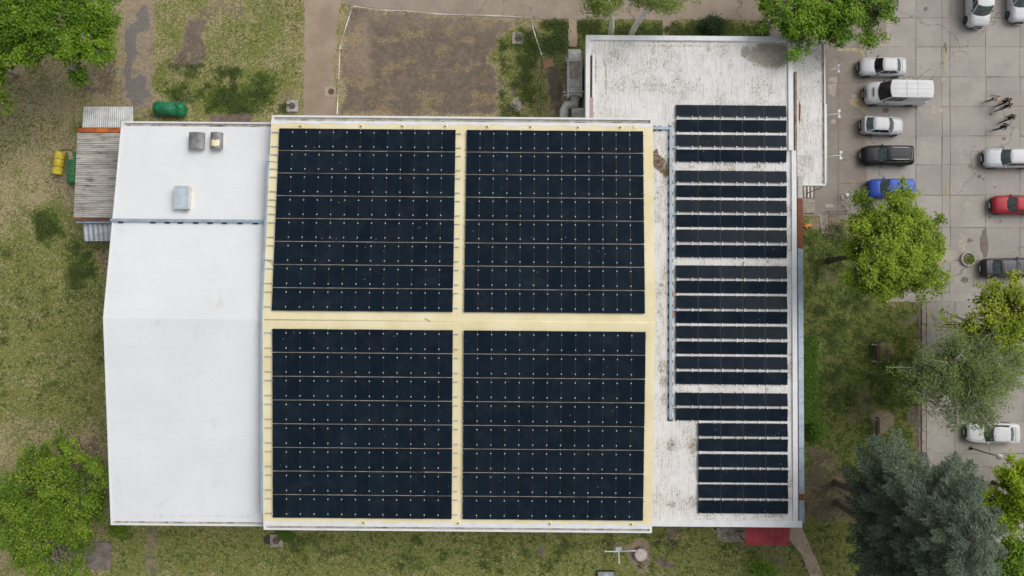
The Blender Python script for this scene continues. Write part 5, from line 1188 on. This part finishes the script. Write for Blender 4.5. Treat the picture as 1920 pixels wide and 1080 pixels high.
def tree(name, label, base_px, top_c, rad, trunk_r, leafmat, barkmat, n_limb=9, n_clump=260, per=70, leaf=.13, spread=.42, seed=1, group=None, shell=.55, droop=0, lift=0, twig_r=.02, gap=.0, kind_parts=True, lean=0, aspect=.62, base_w=None, lobe=.45):
    """top_c = (u, v, z) pixel and height of the crown centre; rad = (rx, ry, rz)"""
    rng = np.random.default_rng(seed); rr = random.Random(seed)
    b0 = P(*base_px) if base_w is None else Vector(base_w); cc = P(*top_c[:2], top_c[2]); cl = cc-b0
    t = thing(name, label, 'tree', b0, 0, group)
    rx, ry, rz = rad
    paths = []; fork = Vector((cl.x*.35, cl.y*.35, max(1.2, cl.z-rz*.85)))
    tr_top = Vector((cl.x, cl.y, cl.z+rz*.35))
    trunk_pts = [Vector((0,0,-.3)), Vector((0,0,.25))+fork*.08, fork*.55+Vector((rr.uniform(-.1,.1), rr.uniform(-.1,.1), 0)), fork]
    tk = MB(); tk.tube(trunk_pts, [trunk_r*1.5, trunk_r*1.1, trunk_r*.9, trunk_r*.78], 10)
    obj('trunk', tk, barkmat, t, smooth=True)
    # leader
    ld = [fork, fork.lerp(tr_top, .5)+Vector((rr.gauss(0,.15), rr.gauss(0,.15), 0)), tr_top]; paths.append((ld, [trunk_r*.75, trunk_r*.45, trunk_r*.12]))
    limbs = [ld]
    for i in range(n_limb):
        a = 2*math.pi*(i+rr.uniform(-.3,.3))/n_limb; el = rr.uniform(-.15, .9); k = rr.uniform(.55, .85)
        end = Vector((cl.x+rx*k*math.cos(a)*math.cos(el), cl.y+ry*k*math.sin(a)*math.cos(el), cl.z+rz*k*math.sin(el)))
        s0 = fork.lerp(tr_top, rr.uniform(0, .45)); mid = s0.lerp(end, .5)+Vector((rr.gauss(0,.25), rr.gauss(0,.25), rr.uniform(.1,.5)))
        limbs.append([s0, mid, end]); paths.append(([s0, mid, end], [trunk_r*.42, trunk_r*.26, trunk_r*.09]))
    # clump centres: shell-weighted points in the ellipsoid, pulled into lobes round limb ends
    lob = np.array([l[-1] for l in limbs]); C = []; D = []; TT = []
    nl = max(10, n_clump//8); tries = 0
    while len(C) < n_clump and tries < 4000:
        tries += 1
        d = rng.normal(0, 1, 3); d /= np.linalg.norm(d); r = shell+(1-shell)*rng.random()**.6
        if d[2] < -.5: continue
        an = math.atan2(d[1], d[0]); wob = .90+.10*math.sin(3*an+seed)+.07*math.sin(5*an+seed*2.1)+rng.normal(0, .06)
        L0 = np.array([cl.x+rx*d[0]*r*wob, cl.y+ry*d[1]*r*wob, cl.z+rz*d[2]*r*wob+lift*r])
        if gap and fbm(np.array([L0[0]]), np.array([L0[1]+L0[2]*.6]), seed, .55, 3)[0] < gap: continue
        j = int(np.argmin(((lob-L0)**2).sum(1))); tl = rng.random()
        for q in range(rng.integers(5, 12)):
            o_ = rng.normal(0, 1, 3)*np.array([lobe, lobe, lobe*.55]); C.append(L0+o_); D.append(j); TT.append(np.clip(tl+rng.normal(0, .2), 0, 1))
    C = np.array(C); TT = np.array(TT)
    for p, j in zip(C, D):
        l = limbs[j]; q = rr.uniform(.35, 1.0); s0 = l[0].lerp(l[1], q*2) if q < .5 else l[1].lerp(l[2], q*2-1); e = Vector(p)
        mid = s0.lerp(e, .55)+Vector((rr.gauss(0,.15), rr.gauss(0,.15), rr.uniform(-.05,.25))); paths.append(([s0, mid, e], [twig_r*1.8, twig_r*1.1, twig_r*.45]))
    obj('branches', branches(paths, 4), barkmat, t, smooth=True)
    V, F_, tint = leaves(C, spread*rng.uniform(.7, 1.35, len(C)), per, leaf, rng, droop=droop, aspect=aspect, tint_c=TT, flat=.5)
    o = obj('crown', set_mesh('crown', V, F_, leafmat, tint), None, t); return t
bark = pm('bark', lin((98,88,78)), lin((66,58,52)), 5, .95, stretch=(1,1,.3)); bark_pale = pm('pale_bark', lin((176,170,160)), lin((128,122,112)), 4, .9); bark_d = pm('dark_bark', lin((72,62,54)), lin((50,44,40)), 5, .95)
birch_bark = pm('birch_bark', (.92,.92,.91), lin((58,52,48)), 2.6, .85, stretch=(1,1,2.2), lo=.58, hi=.66)
lf_lime = leaf_mat('lime_leaf', (.10,.18,.012), (.42,.54,.045), .28); lf_maple = leaf_mat('bright_leaf', (.06,.15,.010), (.28,.45,.03), .28); lf_mid = leaf_mat('mid_leaf', (.06,.14,.012), (.30,.43,.04), .28)
lf_birch = leaf_mat('birch_leaf', (.16,.22,.05), (.38,.46,.12), .4); lf_grey = leaf_mat('grey_leaf', (.10,.155,.04), (.31,.39,.12), .3); lf_yel = leaf_mat('yellow_leaf', (.17,.28,.012), (.50,.64,.04), .35); lf_spring = leaf_mat('spring_leaf', (.18,.26,.02), (.48,.56,.05), .35)
G1 = 'trees around the building'
tree('round_tree', 'round leafy bright green tree over the blue car', (1555,488), (1664,467,10), (4.05,4.4,2.8), .24, lf_lime, bark, 12, 720, 80, .095, .22, 3, G1, .45, lobe=.42, gap=.25)
tree('maple_tree', 'large bright green tree filling the upper left corner', (196,110), (98,44,7.5), (5.7,4.9,3.0), .3, lf_maple, bark_pale, 14, 720, 85, .10, .25, 5, G1, .35, lobe=.46, gap=.30)
tree('edge_tree', 'green tree cut by the left picture edge below the big maple', (30,140), (-35,135,6.0), (2.9,3.6,2.4), .2, lf_mid, bark_pale, 8, 220, 36, .15, .30, 6, G1, .4, gap=.36)
tree('spreading_tree', 'dense low spreading tree at the lower left corner', (150,930), (88,950,4.2), (5.4,6.3,2.6), .2, lf_mid, pm('grey_bark', lin((132,124,114)), lin((96,88,80)), 5, .95), 20, 950, 62, .095, .24, 18, G1, .3, twig_r=.022, gap=.22, lobe=.5)
tree('corner_tree', 'bright green tree overhanging the canopy top at the upper right', (1497,58), (1560,4,7.0), (7.0,4.4,2.4), .26, lf_maple, bark, 16, 600, 66, .10, .22, 9, G1, .3, gap=.42, lobe=.45)
tree('sparse_tree', 'sparse yellow green tree with dark branches in the worn ring', (1822,622), (1872,610,5.6), (5.3,4.0,2.4), .2, lf_spring, bark_d, 18, 440, 24, .115, .25, 10, G1, .3, gap=.43, twig_r=.034, lobe=.45)
tree('grey_birch', 'wide grey green birch with pale twigs beside the kerb', (1697,720), (1800,708,7.0), (4.9,4.2,2.4), .22, lf_grey, bark_pale, 20, 900, 40, .095, .28, 12, G1, .2, droop=.4, twig_r=.034, gap=.30, aspect=.34, lobe=.5)
tree('yellow_tree', 'yellow green tree behind the conifer at the right edge', (1862,905), (1910,928,4.8), (4.0,3.0,2.2), .18, lf_yel, bark, 10, 460, 60, .10, .22, 13, G1, .35, gap=.35)
tree('corner_bush_tree', 'small green tree in the lower right picture corner', (1868,1050), (1915,1062,4.0), (1.9,1.9,1.6), .12, lf_maple, bark, 7, 130, 36, .14, .28, 14, G1, .4)
# two birches at the top
def birch(label, base, pts, cen, rad, seed):
    rr = random.Random(seed); rng = np.random.default_rng(seed); b0 = P(*base); t = thing('birch_tree', label, 'tree', b0, 0, G1)
    W3 = [P(*q)-b0 for q in pts]; W3[0].z = -.3
    obj('trunk', MB().tube(W3, [.30,.25,.22,.18,.12][:len(W3)], 12), birch_bark, t, smooth=True)
    cl = P(*cen)-b0; paths = []; C = []
    for i in range(26):
        s0 = W3[-2].lerp(W3[-1], rr.random()); a = rr.uniform(0, 6.283); e = Vector((cl.x+rad[0]*rr.uniform(.4,1)*math.cos(a), cl.y+rad[1]*rr.uniform(.4,1)*math.sin(a), cl.z+rr.uniform(-.8,1.4)))
        mid = s0.lerp(e, .6)+Vector((0,0,rr.uniform(.3,.9))); paths.append(([s0, mid, e], [.05,.03,.012]))
        for k in range(7): 
            p = mid.lerp(e, rr.random()*1.15)+Vector((rr.gauss(0,.28), rr.gauss(0,.28), rr.uniform(-1.2,.1))); C.append(p)
    paths.append(([W3[-1], Vector(cl)+Vector((0,0,1.2))], [.1,.03]))
    obj('branches', branches(paths, 5), birch_bark, t, smooth=True)
    V, F_, tint = leaves(np.array([tuple(p) for p in C]), .30, 55, .085, rng, droop=1.2, aspect=.45); obj('crown', set_mesh('crown', V, F_, lf_birch, tint), None, t)
birch('white birch with straight trunk at the top roof edge', (1145,66), [(1145,66,0),(1147,48,1.8),(1146,30,3.6),(1142,14,5.2),(1137,0,6.8)], (1134,-16,8.4), (1.7,1.5), 21)
birch('white birch leaning right at the top roof edge', (1182,66), [(1182,66,0),(1192,48,1.8),(1205,30,3.6),(1214,16,5.0),(1226,-4,6.8)], (1246,-26,8.4), (3.2,1.9), 22)
# cedars
def cedar(label, base, height, lean, rmax, seed, z_lo, nbr=90):
    rr = random.Random(seed); rng = np.random.default_rng(seed); b0 = P(*base); t = thing('cedar_tree', label, 'tree', b0, 0, G1)
    top = Vector((lean[0], lean[1], height))
    obj('trunk', MB().tube([(0,0,-.4), tuple(top*.03), tuple(top*.5), tuple(top*.97)], [.36,.3,.2,.04], 10), pm('cedar_bark', lin((112,100,92)), lin((80,70,64)), 5, .95), t, smooth=True)
    paths = []; cen = []; dirs = []; tints = []
    for i in range(nbr):
        h = z_lo+(height-z_lo)*((i+rr.random())/nbr)**.9; k = (h-z_lo)/(height-z_lo)
        a = i*2.399+rr.uniform(-.3,.3); L = rmax*(1-k)**.6*rr.uniform(.72,1.1)*(1 if k > .12 else .75+2*k)+.6
        lf_ = (1-math.cos(a))/2; L *= 1-.68*lf_**2.2*(1-k)*(1 if math.sin(a) < .75 else .5)
        s0 = top*(h/height); d = Vector((math.cos(a), math.sin(a), 0)); rise = .12+.5*k
        def bp(q): return s0+d*(L*q)+Vector((0,0,L*(rise*q-.34*q*q)))
        paths.append(([bp(0), bp(.5), bp(1)], [.07*(1-k)+.025, .04, .01])); side = Vector((-d.y, d.x, 0)); tb = rr.random()
        m_ = max(6, int(L*2.8))
        for j in range(m_):
            q = .22+.78*(j+.5)/m_; sl = (L*.30)*(1-q)**.7*rr.uniform(.7,1.2)+.28
            for s_ in (-1, 1):
                dd = (d*.75+side*s_*.75+Vector((0,0,rr.uniform(-.12,.16)))).normalized(); p0 = bp(q); n_ = max(3, int(sl/.12))
                for g in range(n_):
                    f = (g+.6)/n_; pp = p0+dd*(sl*f)+Vector((0,0,.05*math.sin(f*3)-.10*f*f)); cen.append(pp); dirs.append(dd); tints.append(tb*.6+.4*rr.random())
    cen = np.array([tuple(p) for p in cen]); dirs = np.array([tuple(p) for p in dirs]); tints = np.array(tints)
    obj('branches', branches(paths, 4), bark, t, smooth=True)
    V, F_, tint = leaves(cen, .06, 7, .165, rng, tint_c=tints, dirs=dirs, aspect=.15, flat=.5)
    obj('crown', set_mesh('crown', V, F_, lf_cedar, tint), None, t); return len(F_)
lf_cedar = leaf_mat('cedar_needle', (.045,.078,.056), (.26,.325,.215), .12)
n1 = cedar('tall grey green cedar with bare trunk, nearest the annex corner', (1565,905), 18.0, (1.0,.6), 7.3, 31, 6.4, 84)
n2 = cedar('grey green cedar at the lower picture edge beside its twin', (1568,942), 16.5, (1.2,-1.6), 7.2, 32, 6.2, 78)
print('cedar leaves', n1, n2)
# dead whorl twigs on the lower cedar trunks are part of the branches above

# hedge, shrubs
def shrub(name, label, cat, c, rx, ry, h, mat, n, per, leaf, seed, stems=True, box=False):
    rng = np.random.default_rng(seed); rr = random.Random(seed); t = thing(name, label, cat, c)
    if box:
        C = np.stack([rng.uniform(-rx, rx, n), rng.uniform(-ry, ry, n), rng.uniform(.15, h, n)], 1); k = n//2
        C[:k, 2] = h-np.abs(rng.normal(0, .07, k))
        obj('frame', MB().box(-rx*.8, -ry*.97, -.05, rx*.8, ry*.97, h*.82), bark_d, t)
    else:
        C = []
        for i in range(n):
            d = rng.normal(0, 1, 3); d /= np.linalg.norm(d); r = rng.uniform(.35, 1)*(1+.2*math.sin(5*math.atan2(d[1], d[0])+seed)); C.append((rx*d[0]*r, ry*d[1]*r, h*.5+h*.5*d[2]*r))
        C = np.array(C)
        obj('stems', branches([([(0,0,-.1), tuple(np.array(p)*.5), tuple(p)], [.03,.02,.008]) for p in C[:40]], 4), bark_d, t)
    V, F_, tint = leaves(C, .12 if box else .2, per, leaf, rng); obj('foliage', set_mesh('foliage', V, F_, mat, tint), None, t)
lf_hedge = leaf_mat('hedge_leaf', (.06,.14,.012), (.15,.27,.03), .3); lf_dark = leaf_mat('dark_leaf', (.02,.042,.012), (.05,.085,.022), .2)
p0, p1 = P(1503, 633, 1.1), P(1531, 790, 1.1); shrub('clipped_hedge', 'long clipped green hedge along the annex wall', 'hedge', ((p0.x+p1.x)/2+.1, (p0.y+p1.y)/2, 0), .62, (p0.y-p1.y)/2, 1.15, lf_hedge, 2600, 9, .065, 41, box=True)
shrub('round_shrub', 'small round dark green shrub at the lower end of the hedge', 'shrub', P(1528, 806), .75, .8, 1.0, lf_hedge, 120, 40, .06, 42)
shrub('dark_shrub', 'dark green shrub between the annex top edge and the road', 'shrub', P(1332, 52), .9, .75, 1.1, lf_dark, 150, 40, .07, 43)
shrub('leafy_sapling', 'light green sapling with thin leaves below the red porch roof', 'shrub', P(1425, 1062), 1.6, 1.3, 2.2, lf_maple, 70, 14, .085, 44)
shrub('wall_weed', 'low green plant growing below the white eave at the lower left', 'shrub', P(224, 992), .9, .4, .5, lf_mid, 60, 30, .06, 45)
shrub('planter_plant', 'small twiggy plant inside the pale planter ring', 'shrub', P(1815, 486), .45, .38, .5, lf_mid, 26, 10, .05, 46)
shrub('wall_grass', 'green weeds growing at the foot of the wall behind the reddish manhole', 'shrub', P(535, 1002), .7, .25, .35, lf_hedge, 50, 24, .05, 47)

# ------------------------------------------------------------------ grass tufts that catch the light
def tufts():
    rng = np.random.default_rng(77); N = 52000
    U = rng.uniform(-20, 1740, N); Vv = rng.uniform(-20, 1100, N); keep = np.ones(N, bool)
    for (a, b, c, d) in ((200,225,1512,992),(565,-30,645,220),(1020,-30,1900,42),(640,-30,1020,30),(1440,30,1800,405),(1040,60,1500,230),(130,190,260,460),(222,-30,292,205),(1600,400,1800,566),(645,30,940,220)): keep &= ~((U > a) & (U < b) & (Vv > c-(c-b if False else 0)) & (Vv < d)) if False else ~((U > a) & (U < c) & (Vv > b) & (Vv < d))
    U, Vv = U[keep], Vv[keep]; pts_ = np.array([tuple(P(u, v, .0)) for u, v in zip(U, Vv)])
    dens = fbm(pts_[:, 0], pts_[:, 1], 90, .35, 4); pts_ = pts_[dens+rng.normal(0, .08, len(dens)) > .5]; pts_[:, 2] = .01
    V, F_, tint = leaves(pts_, .09, 4, .075, rng, aspect=.22, flat=.9)
    V[:, 2] = np.abs(V[:, 2])*.8
    o = obj('grass_tufts', set_mesh('grass_tufts', V, F_, leaf_mat('grass_blade', (.05,.075,.018), (.13,.15,.05), .2), tint)); setp(o, 'short uneven grass tufts scattered over the lawns', None, None, 'stuff')
tufts()

def lush():
    rng = np.random.default_rng(78); out = []
    for (u0, v0, u1, v1, n, th) in ((938,55,1012,222,900,.52),(1018,40,1062,98,420,.48),(1085,40,1440,66,1500,.47),(385,125,565,212,1500,.54),(130,460,196,540,420,.5),(70,395,120,455,320,.46),(1500,415,1640,640,1500,.52),(1525,640,1720,760,1000,.56),(505,998,1390,1075,1800,.64),(300,120,385,190,300,.55),(0,440,195,780,1100,.63)):
        U = rng.uniform(u0, u1, n); V = rng.uniform(v0, v1, n); p = np.array([tuple(P(a, b)) for a, b in zip(U, V)])
        d = fbm(p[:, 0], p[:, 1], 95, .8, 4)+rng.normal(0, .03, n); out.append(p[d > th])
    C = np.concatenate(out); C[:, 2] = .05
    V, F_, tint = leaves(C, .16, 12, .085, rng, aspect=.3, flat=.6); V[:, 2] = np.abs(V[:, 2])
    o = obj('lush_grass', set_mesh('lush_grass', V, F_, leaf_mat('lush_blade', (.060,.095,.022), (.15,.20,.050), .25), tint)); setp(o, 'darker taller grass and weeds growing in clumps on the lawns', None, None, 'stuff')
lush()

# ------------------------------------------------------------------ people, cat, bicycles
def skin_body(name, verts, edges, radii, root=0, sub=2):
    me = bpy.data.meshes.new(name); me.from_pydata([tuple(v) for v in verts], edges, []); o = bpy.data.objects.new(name, me); col.objects.link(o)
    sk = o.modifiers.new('skin', 'SKIN'); sk.use_smooth_shade = True
    for i, r in enumerate(radii):
        me.skin_vertices[0].data[i].radius = r if isinstance(r, tuple) else (r, r); me.skin_vertices[0].data[i].use_root = (i == root)
    ss = o.modifiers.new('sub', 'SUBSURF'); ss.levels = sub; ss.render_levels = sub
    dg = bpy.context.evaluated_depsgraph_get(); m2 = bpy.data.meshes.new_from_object(o.evaluated_get(dg)); bpy.data.objects.remove(o); return m2
skin_m = pm('skin', lin((206,160,134)), lin((190,144,120)), 6, .6); shoe_w = pm('white_shoe', (.75,.75,.74), (.66,.66,.65), 6, .6); shoe_d = pm('dark_shoe', (.03,.03,.03), (.04,.04,.04), 6, .6)
def cloth(n, c): return pm('cloth_'+n, lin(c), tuple(x*.75 for x in lin(c)), 5, .9)
def person(label, u, v, head, top, legs, hair, shoe, stride=.32, arm=.25, sleeve=True, hgt=1.0):
    c = P(u, v, 0.03); t = thing('person', label, 'person', (c.x, c.y, .03), head, 'people crossing the car park')
    s = stride; V = [(0,0,.96),(0,0,1.10),(0,0,1.30),(0.0,0,1.44),(0.02,0,1.53),(.03,0,1.63),(.03,0,1.72)]
    E = [(0,1),(1,2),(2,3),(3,4),(4,5),(5,6)]; Rr = [(.17,.13),(.165,.125),(.20,.135),(.12,.10),(.06,.06),(.088,.10),(.065,.075)]
    tag = ['l','t','t','t','s','s','h']
    def chain(start, pts, rs, tg):
        p = start
        for q, r, g in zip(pts, rs, tg): V.append(q); Rr.append(r); tag.append(g); E.append((p, len(V)-1)); p = len(V)-1
        return p
    for sd_, ph in ((1, 1), (-1, -1)):
        k = chain(0, [(0,sd_*.095,.88),(ph*s*.45+.04,sd_*.10,.50),(ph*s-(.05 if ph < 0 else 0),sd_*.10,.09),(ph*s+.15,sd_*.105,.045)], [.108,.078,.056,(.05,.035)], ['l','l','f','f'])
        a = chain(3, [(0,sd_*.19,1.41),(-ph*arm*.5-.03,sd_*.235,1.15),(-ph*arm+.06,sd_*.22,.92)], [.07,.055,.04], ['t','t' if sleeve else 's','s'])
        w_ = Vector(V[a]); 
        for fi in range(4):
            dy = (fi-1.5)*.022; chain(a, [(w_.x+.02, w_.y+dy, w_.z-.08), (w_.x+.035, w_.y+dy*1.1, w_.z-.135-.012*(1.5-abs(fi-1.5))), (w_.x+.05, w_.y+dy*1.05, w_.z-.165-.014*(1.5-abs(fi-1.5)))], [.011,.0095,.008], ['s']*3)
        chain(a, [(w_.x+.045, w_.y-sd_*.03, w_.z-.05), (w_.x+.07, w_.y-sd_*.035, w_.z-.09)], [.012,.009], ['s']*2)
    V = [(x*hgt, y*hgt, z*hgt) for x, y, z in V]
    me = skin_body('body', V, E, Rr, 0, 1)
    mats = [cloth(*top), cloth(*legs), skin_m, shoe, pm('hair_'+hair[0], lin(hair[1]), None, 8, .7)]
    for m in mats: me.materials.append(m)
    VA = np.array(V); code = {'t':0,'l':1,'s':2,'f':3,'h':2}
    seg = [(VA[a], VA[b], tag[b]) for a, b in E]
    for p in me.polygons:
        q = np.array(p.center); best = None
        for a, b, g in seg:
            ab = b-a; k = min(1, max(0, np.dot(q-a, ab)/(np.dot(ab, ab)+1e-9))); d = np.linalg.norm(q-a-ab*k)
            if best is None or d < best[0]: best = (d, g, k)
        p.material_index = code[best[1]] if not (best[1] == 'f' and q[2] > .11) else 1
        if best[1] == 't' and q[2] < .97: p.material_index = 1 if abs(q[1]) < .17 else p.material_index
    obj('body', me, None, t)
    hz_ = 1.66*hgt
    hb = MB(); hb.sphere((.015*hgt, 0, hz_+.035), .108, 14, 9, 0, (1,.88,1)); hb.v = [(x-(.03 if z < hz_+.02 else 0), y, max(z, hz_-.02-(.10 if x < .0 and hair[2] else 0))) for x, y, z in hb.v]
    obj('hair', hb, mats[4], t, smooth=True)
    fc = MB(); fc.sphere((.125*hgt, 0, hz_-.02), .016, 8, 5, 0, (1,.8,1.4)); obj('nose', fc, skin_m, t, smooth=True)
    for s_ in (-1, 1):
        obj('eye', MB().sphere((.108*hgt, s_*.034, hz_+.01), .012, 8, 5), shoe_d, t, smooth=True); obj('ear', MB().sphere((.02, s_*.098, hz_-.01), .024, 8, 5, 0, (.9,.4,1.2)), skin_m, t, smooth=True)
    obj('mouth', MB().box(.108*hgt, -.025, hz_-.068, .122*hgt, .025, hz_-.058), pm('lips', lin((170,96,88)), None, 6, .6), t)
    return t
person('person in white top with grey trousers walking at the left of the group', 1851, 190, R(175), ('white', (224,222,218)), ('grey', (110,116,112)), ('blond', (196,168,120), True), shoe_w, .30)
person('person dressed all in black walking in the middle of the upper group', 1871, 196, R(200), ('black', (28,26,28)), ('black2', (24,24,26)), ('dark', (40,30,26), True), shoe_d, .36)
person('person in dark maroon top with blue jeans and bare arms', 1873, 205, R(195), ('maroon', (58,30,32)), ('jeans', (56,84,128)), ('brown', (120,84,60), False), shoe_d, .34, .35, False)
person('person in dark jacket over grey vest, upper one of the lower pair', 1880, 226, R(200), ('charcoal', (34,34,38)), ('navy', (30,34,48)), ('shaven', (170,130,108), False), shoe_d, .42)
person('person in navy top with white shoes, lower one of the lower pair', 1866, 243, R(178), ('navy2', (26,32,50)), ('denim', (46,66,92)), ('brown2', (96,74,58), False), shoe_w, .34)
# sleeping cat
c = P(1513, 424, 0.0); t = thing('cat', 'orange cat lying curled on the grass by the rusty flashing', 'cat', (c.x, c.y, .0), R(8))
V = [(-.16,0,.10),(-.02,.03,.11),(.14,.02,.11),(.25,.0,.12),(.32,-.02,.15),(.37,-.03,.14)]; E = [(0,1),(1,2),(2,3),(3,4),(4,5)]; Rr = [(.09,.08),(.10,.085),(.10,.085),(.06,.06),(.062,.06),(.03,.03)]
def ch(s, pts_, rs):
    p = s
    for q, r in zip(pts_, rs): V.append(q); Rr.append(r); E.append((p, len(V)-1)); p = len(V)-1
ch(2, [(.2,-.10,.07),(.30,-.15,.03)], [.035,.025]); ch(2, [(.17,.13,.06),(.29,.17,.03)], [.035,.025]); ch(0, [(-.06,-.14,.06),(.06,-.2,.03)], [.05,.025]); ch(0, [(-.12,.13,.06),(.0,.18,.03)], [.045,.025])
ch(0, [(-.27,.04,.05),(-.36,.12,.035),(-.37,.22,.03)], [.03,.024,.018])
me = skin_body('body', V, E, Rr, 0, 1); me.materials.append(pm('ginger_fur', lin((206,126,66)), lin((226,170,120)), 7, .9, obj=True)); o = obj('body', me, None, t)
for s_ in (-1, 1): obj('ear', MB().add([(.30,s_*.05-.02,.19),(.35,s_*.05-.02,.18),(.325,s_*.025-.02,.19),(.32,s_*.055-.02,.25)], [(0,1,3),(1,2,3),(2,0,3)]), me.materials[0], t)
t.scale = (1.35, 1.35, 1.35)
def bicycle(label, u, v, rot, paintc, pale=False, tilt=0):
    c = P(u, v, 0.3); t = thing('bicycle', label, 'bicycle', (c.x, c.y, .012), rot); t.rotation_euler = (tilt, 0, rot)
    fm = pm('bike_'+('pale' if pale else 'dark'), paintc, None, 5, .4, .2); r = .33
    for x in (-.52, .52):
        w_ = MB(); w_.tube([(x+r*math.cos(a), 0, r+r*math.sin(a)) for a in np.linspace(0, 2*math.pi, 25)], .02, 6, cap=False); wh = obj('wheel', w_, tyre_m, t, smooth=True)
        sp = MB()
        for k in range(12): a = k*math.pi/6; sp.bar((x, 0, r), (x+r*.96*math.cos(a), 0, r+r*.96*math.sin(a)), .006, .006)
        obj('spokes', sp, alu, wh)
    fr = MB(); S0, H0, B0, R0, F0 = (-.16,0,.82), (.36,0,.86), (-.08,0,.30), (-.52,0,.33), (.52,0,.33)
    for a, b in ((S0,B0),(S0,H0),(B0,H0),(B0,R0),(S0,R0),(H0,F0)): fr.tube([a, b], .02, 6)
    obj('frame', fr, fm, t, smooth=True)
    obj('handlebar', MB().tube([(.40,-.30,.98),(.42,-.18,1.0),(.36,0,1.0),(.42,.18,1.0),(.40,.30,.98)], .018, 6), darkmet, t, smooth=True)
    obj('stem', MB().tube([H0, (.36,0,1.0)], .018, 6), darkmet, t); obj('seat_post', MB().tube([S0, (-.18,0,.94)], .015, 6), darkmet, t)
    obj('saddle', MB().sphere((-.20,0,.96), .13, 10, 6, 0, (1.1,.6,.35)), trim if not pale else pm('tan_saddle', lin((190,176,150)), None, 5, .7), t, smooth=True)
    obj('crank', MB().tube([(-.16,-.1,.18),(-.08,-.07,.3),(-.08,.07,.3),(0,.1,.42)], .014, 6), darkmet, t)
    if pale: obj('basket', MB().hexa([(.46,-.13,.78),(.68,-.13,.78),(.68,.13,.78),(.46,.13,.78)], [(.44,-.16,.98),(.74,-.16,.98),(.74,.16,.98),(.44,.16,.98)]), pm('blue_white_bag', lin((206,216,226)), lin((150,180,206)), 4, .8), t)
bicycle('pale city bicycle with a light basket on the apron beside the leafy tree', 1583, 380, R(112), lin((206,200,186)), True, R(14))
bicycle('black bicycle lying low beside the metal rack near the orange cat', 1560, 436, R(6), (.03,.03,.035), False, R(38))
c = P(1570, 402, 0); t = thing('bike_rack', 'dark metal bicycle rack with bars beside the black bicycle', 'bike rack', c)
def L2(u, v, z): p = P(u, v, z); return (p.x-c.x, p.y-c.y, z)
for a, b in (((1554,396),(1590,396)), ((1554,401),(1590,401)), ((1554,396),(1554,440)), ((1560,401),(1560,440))): obj('rail', MB().tube([L2(*a,.4), L2(*b,.4)], .03, 6), rust if a[1] < 398 else darkmet, t)
for k in range(8): obj('bar', MB().tube([L2(1554,404+4.6*k,.4), L2(1560,404+4.6*k,.4)], .015, 6), darkmet, t)
for k in range(6): obj('bar', MB().tube([L2(1562+5*k,396,.4), L2(1562+5*k,401,.4)], .015, 6), rust, t)
for u, v in ((1554,396),(1590,396),(1554,440),(1560,440),(1590,401)): p = L2(u, v, .4); obj('leg', MB().tube([p, (p[0], p[1], -.1)], .025, 6), darkmet, t)
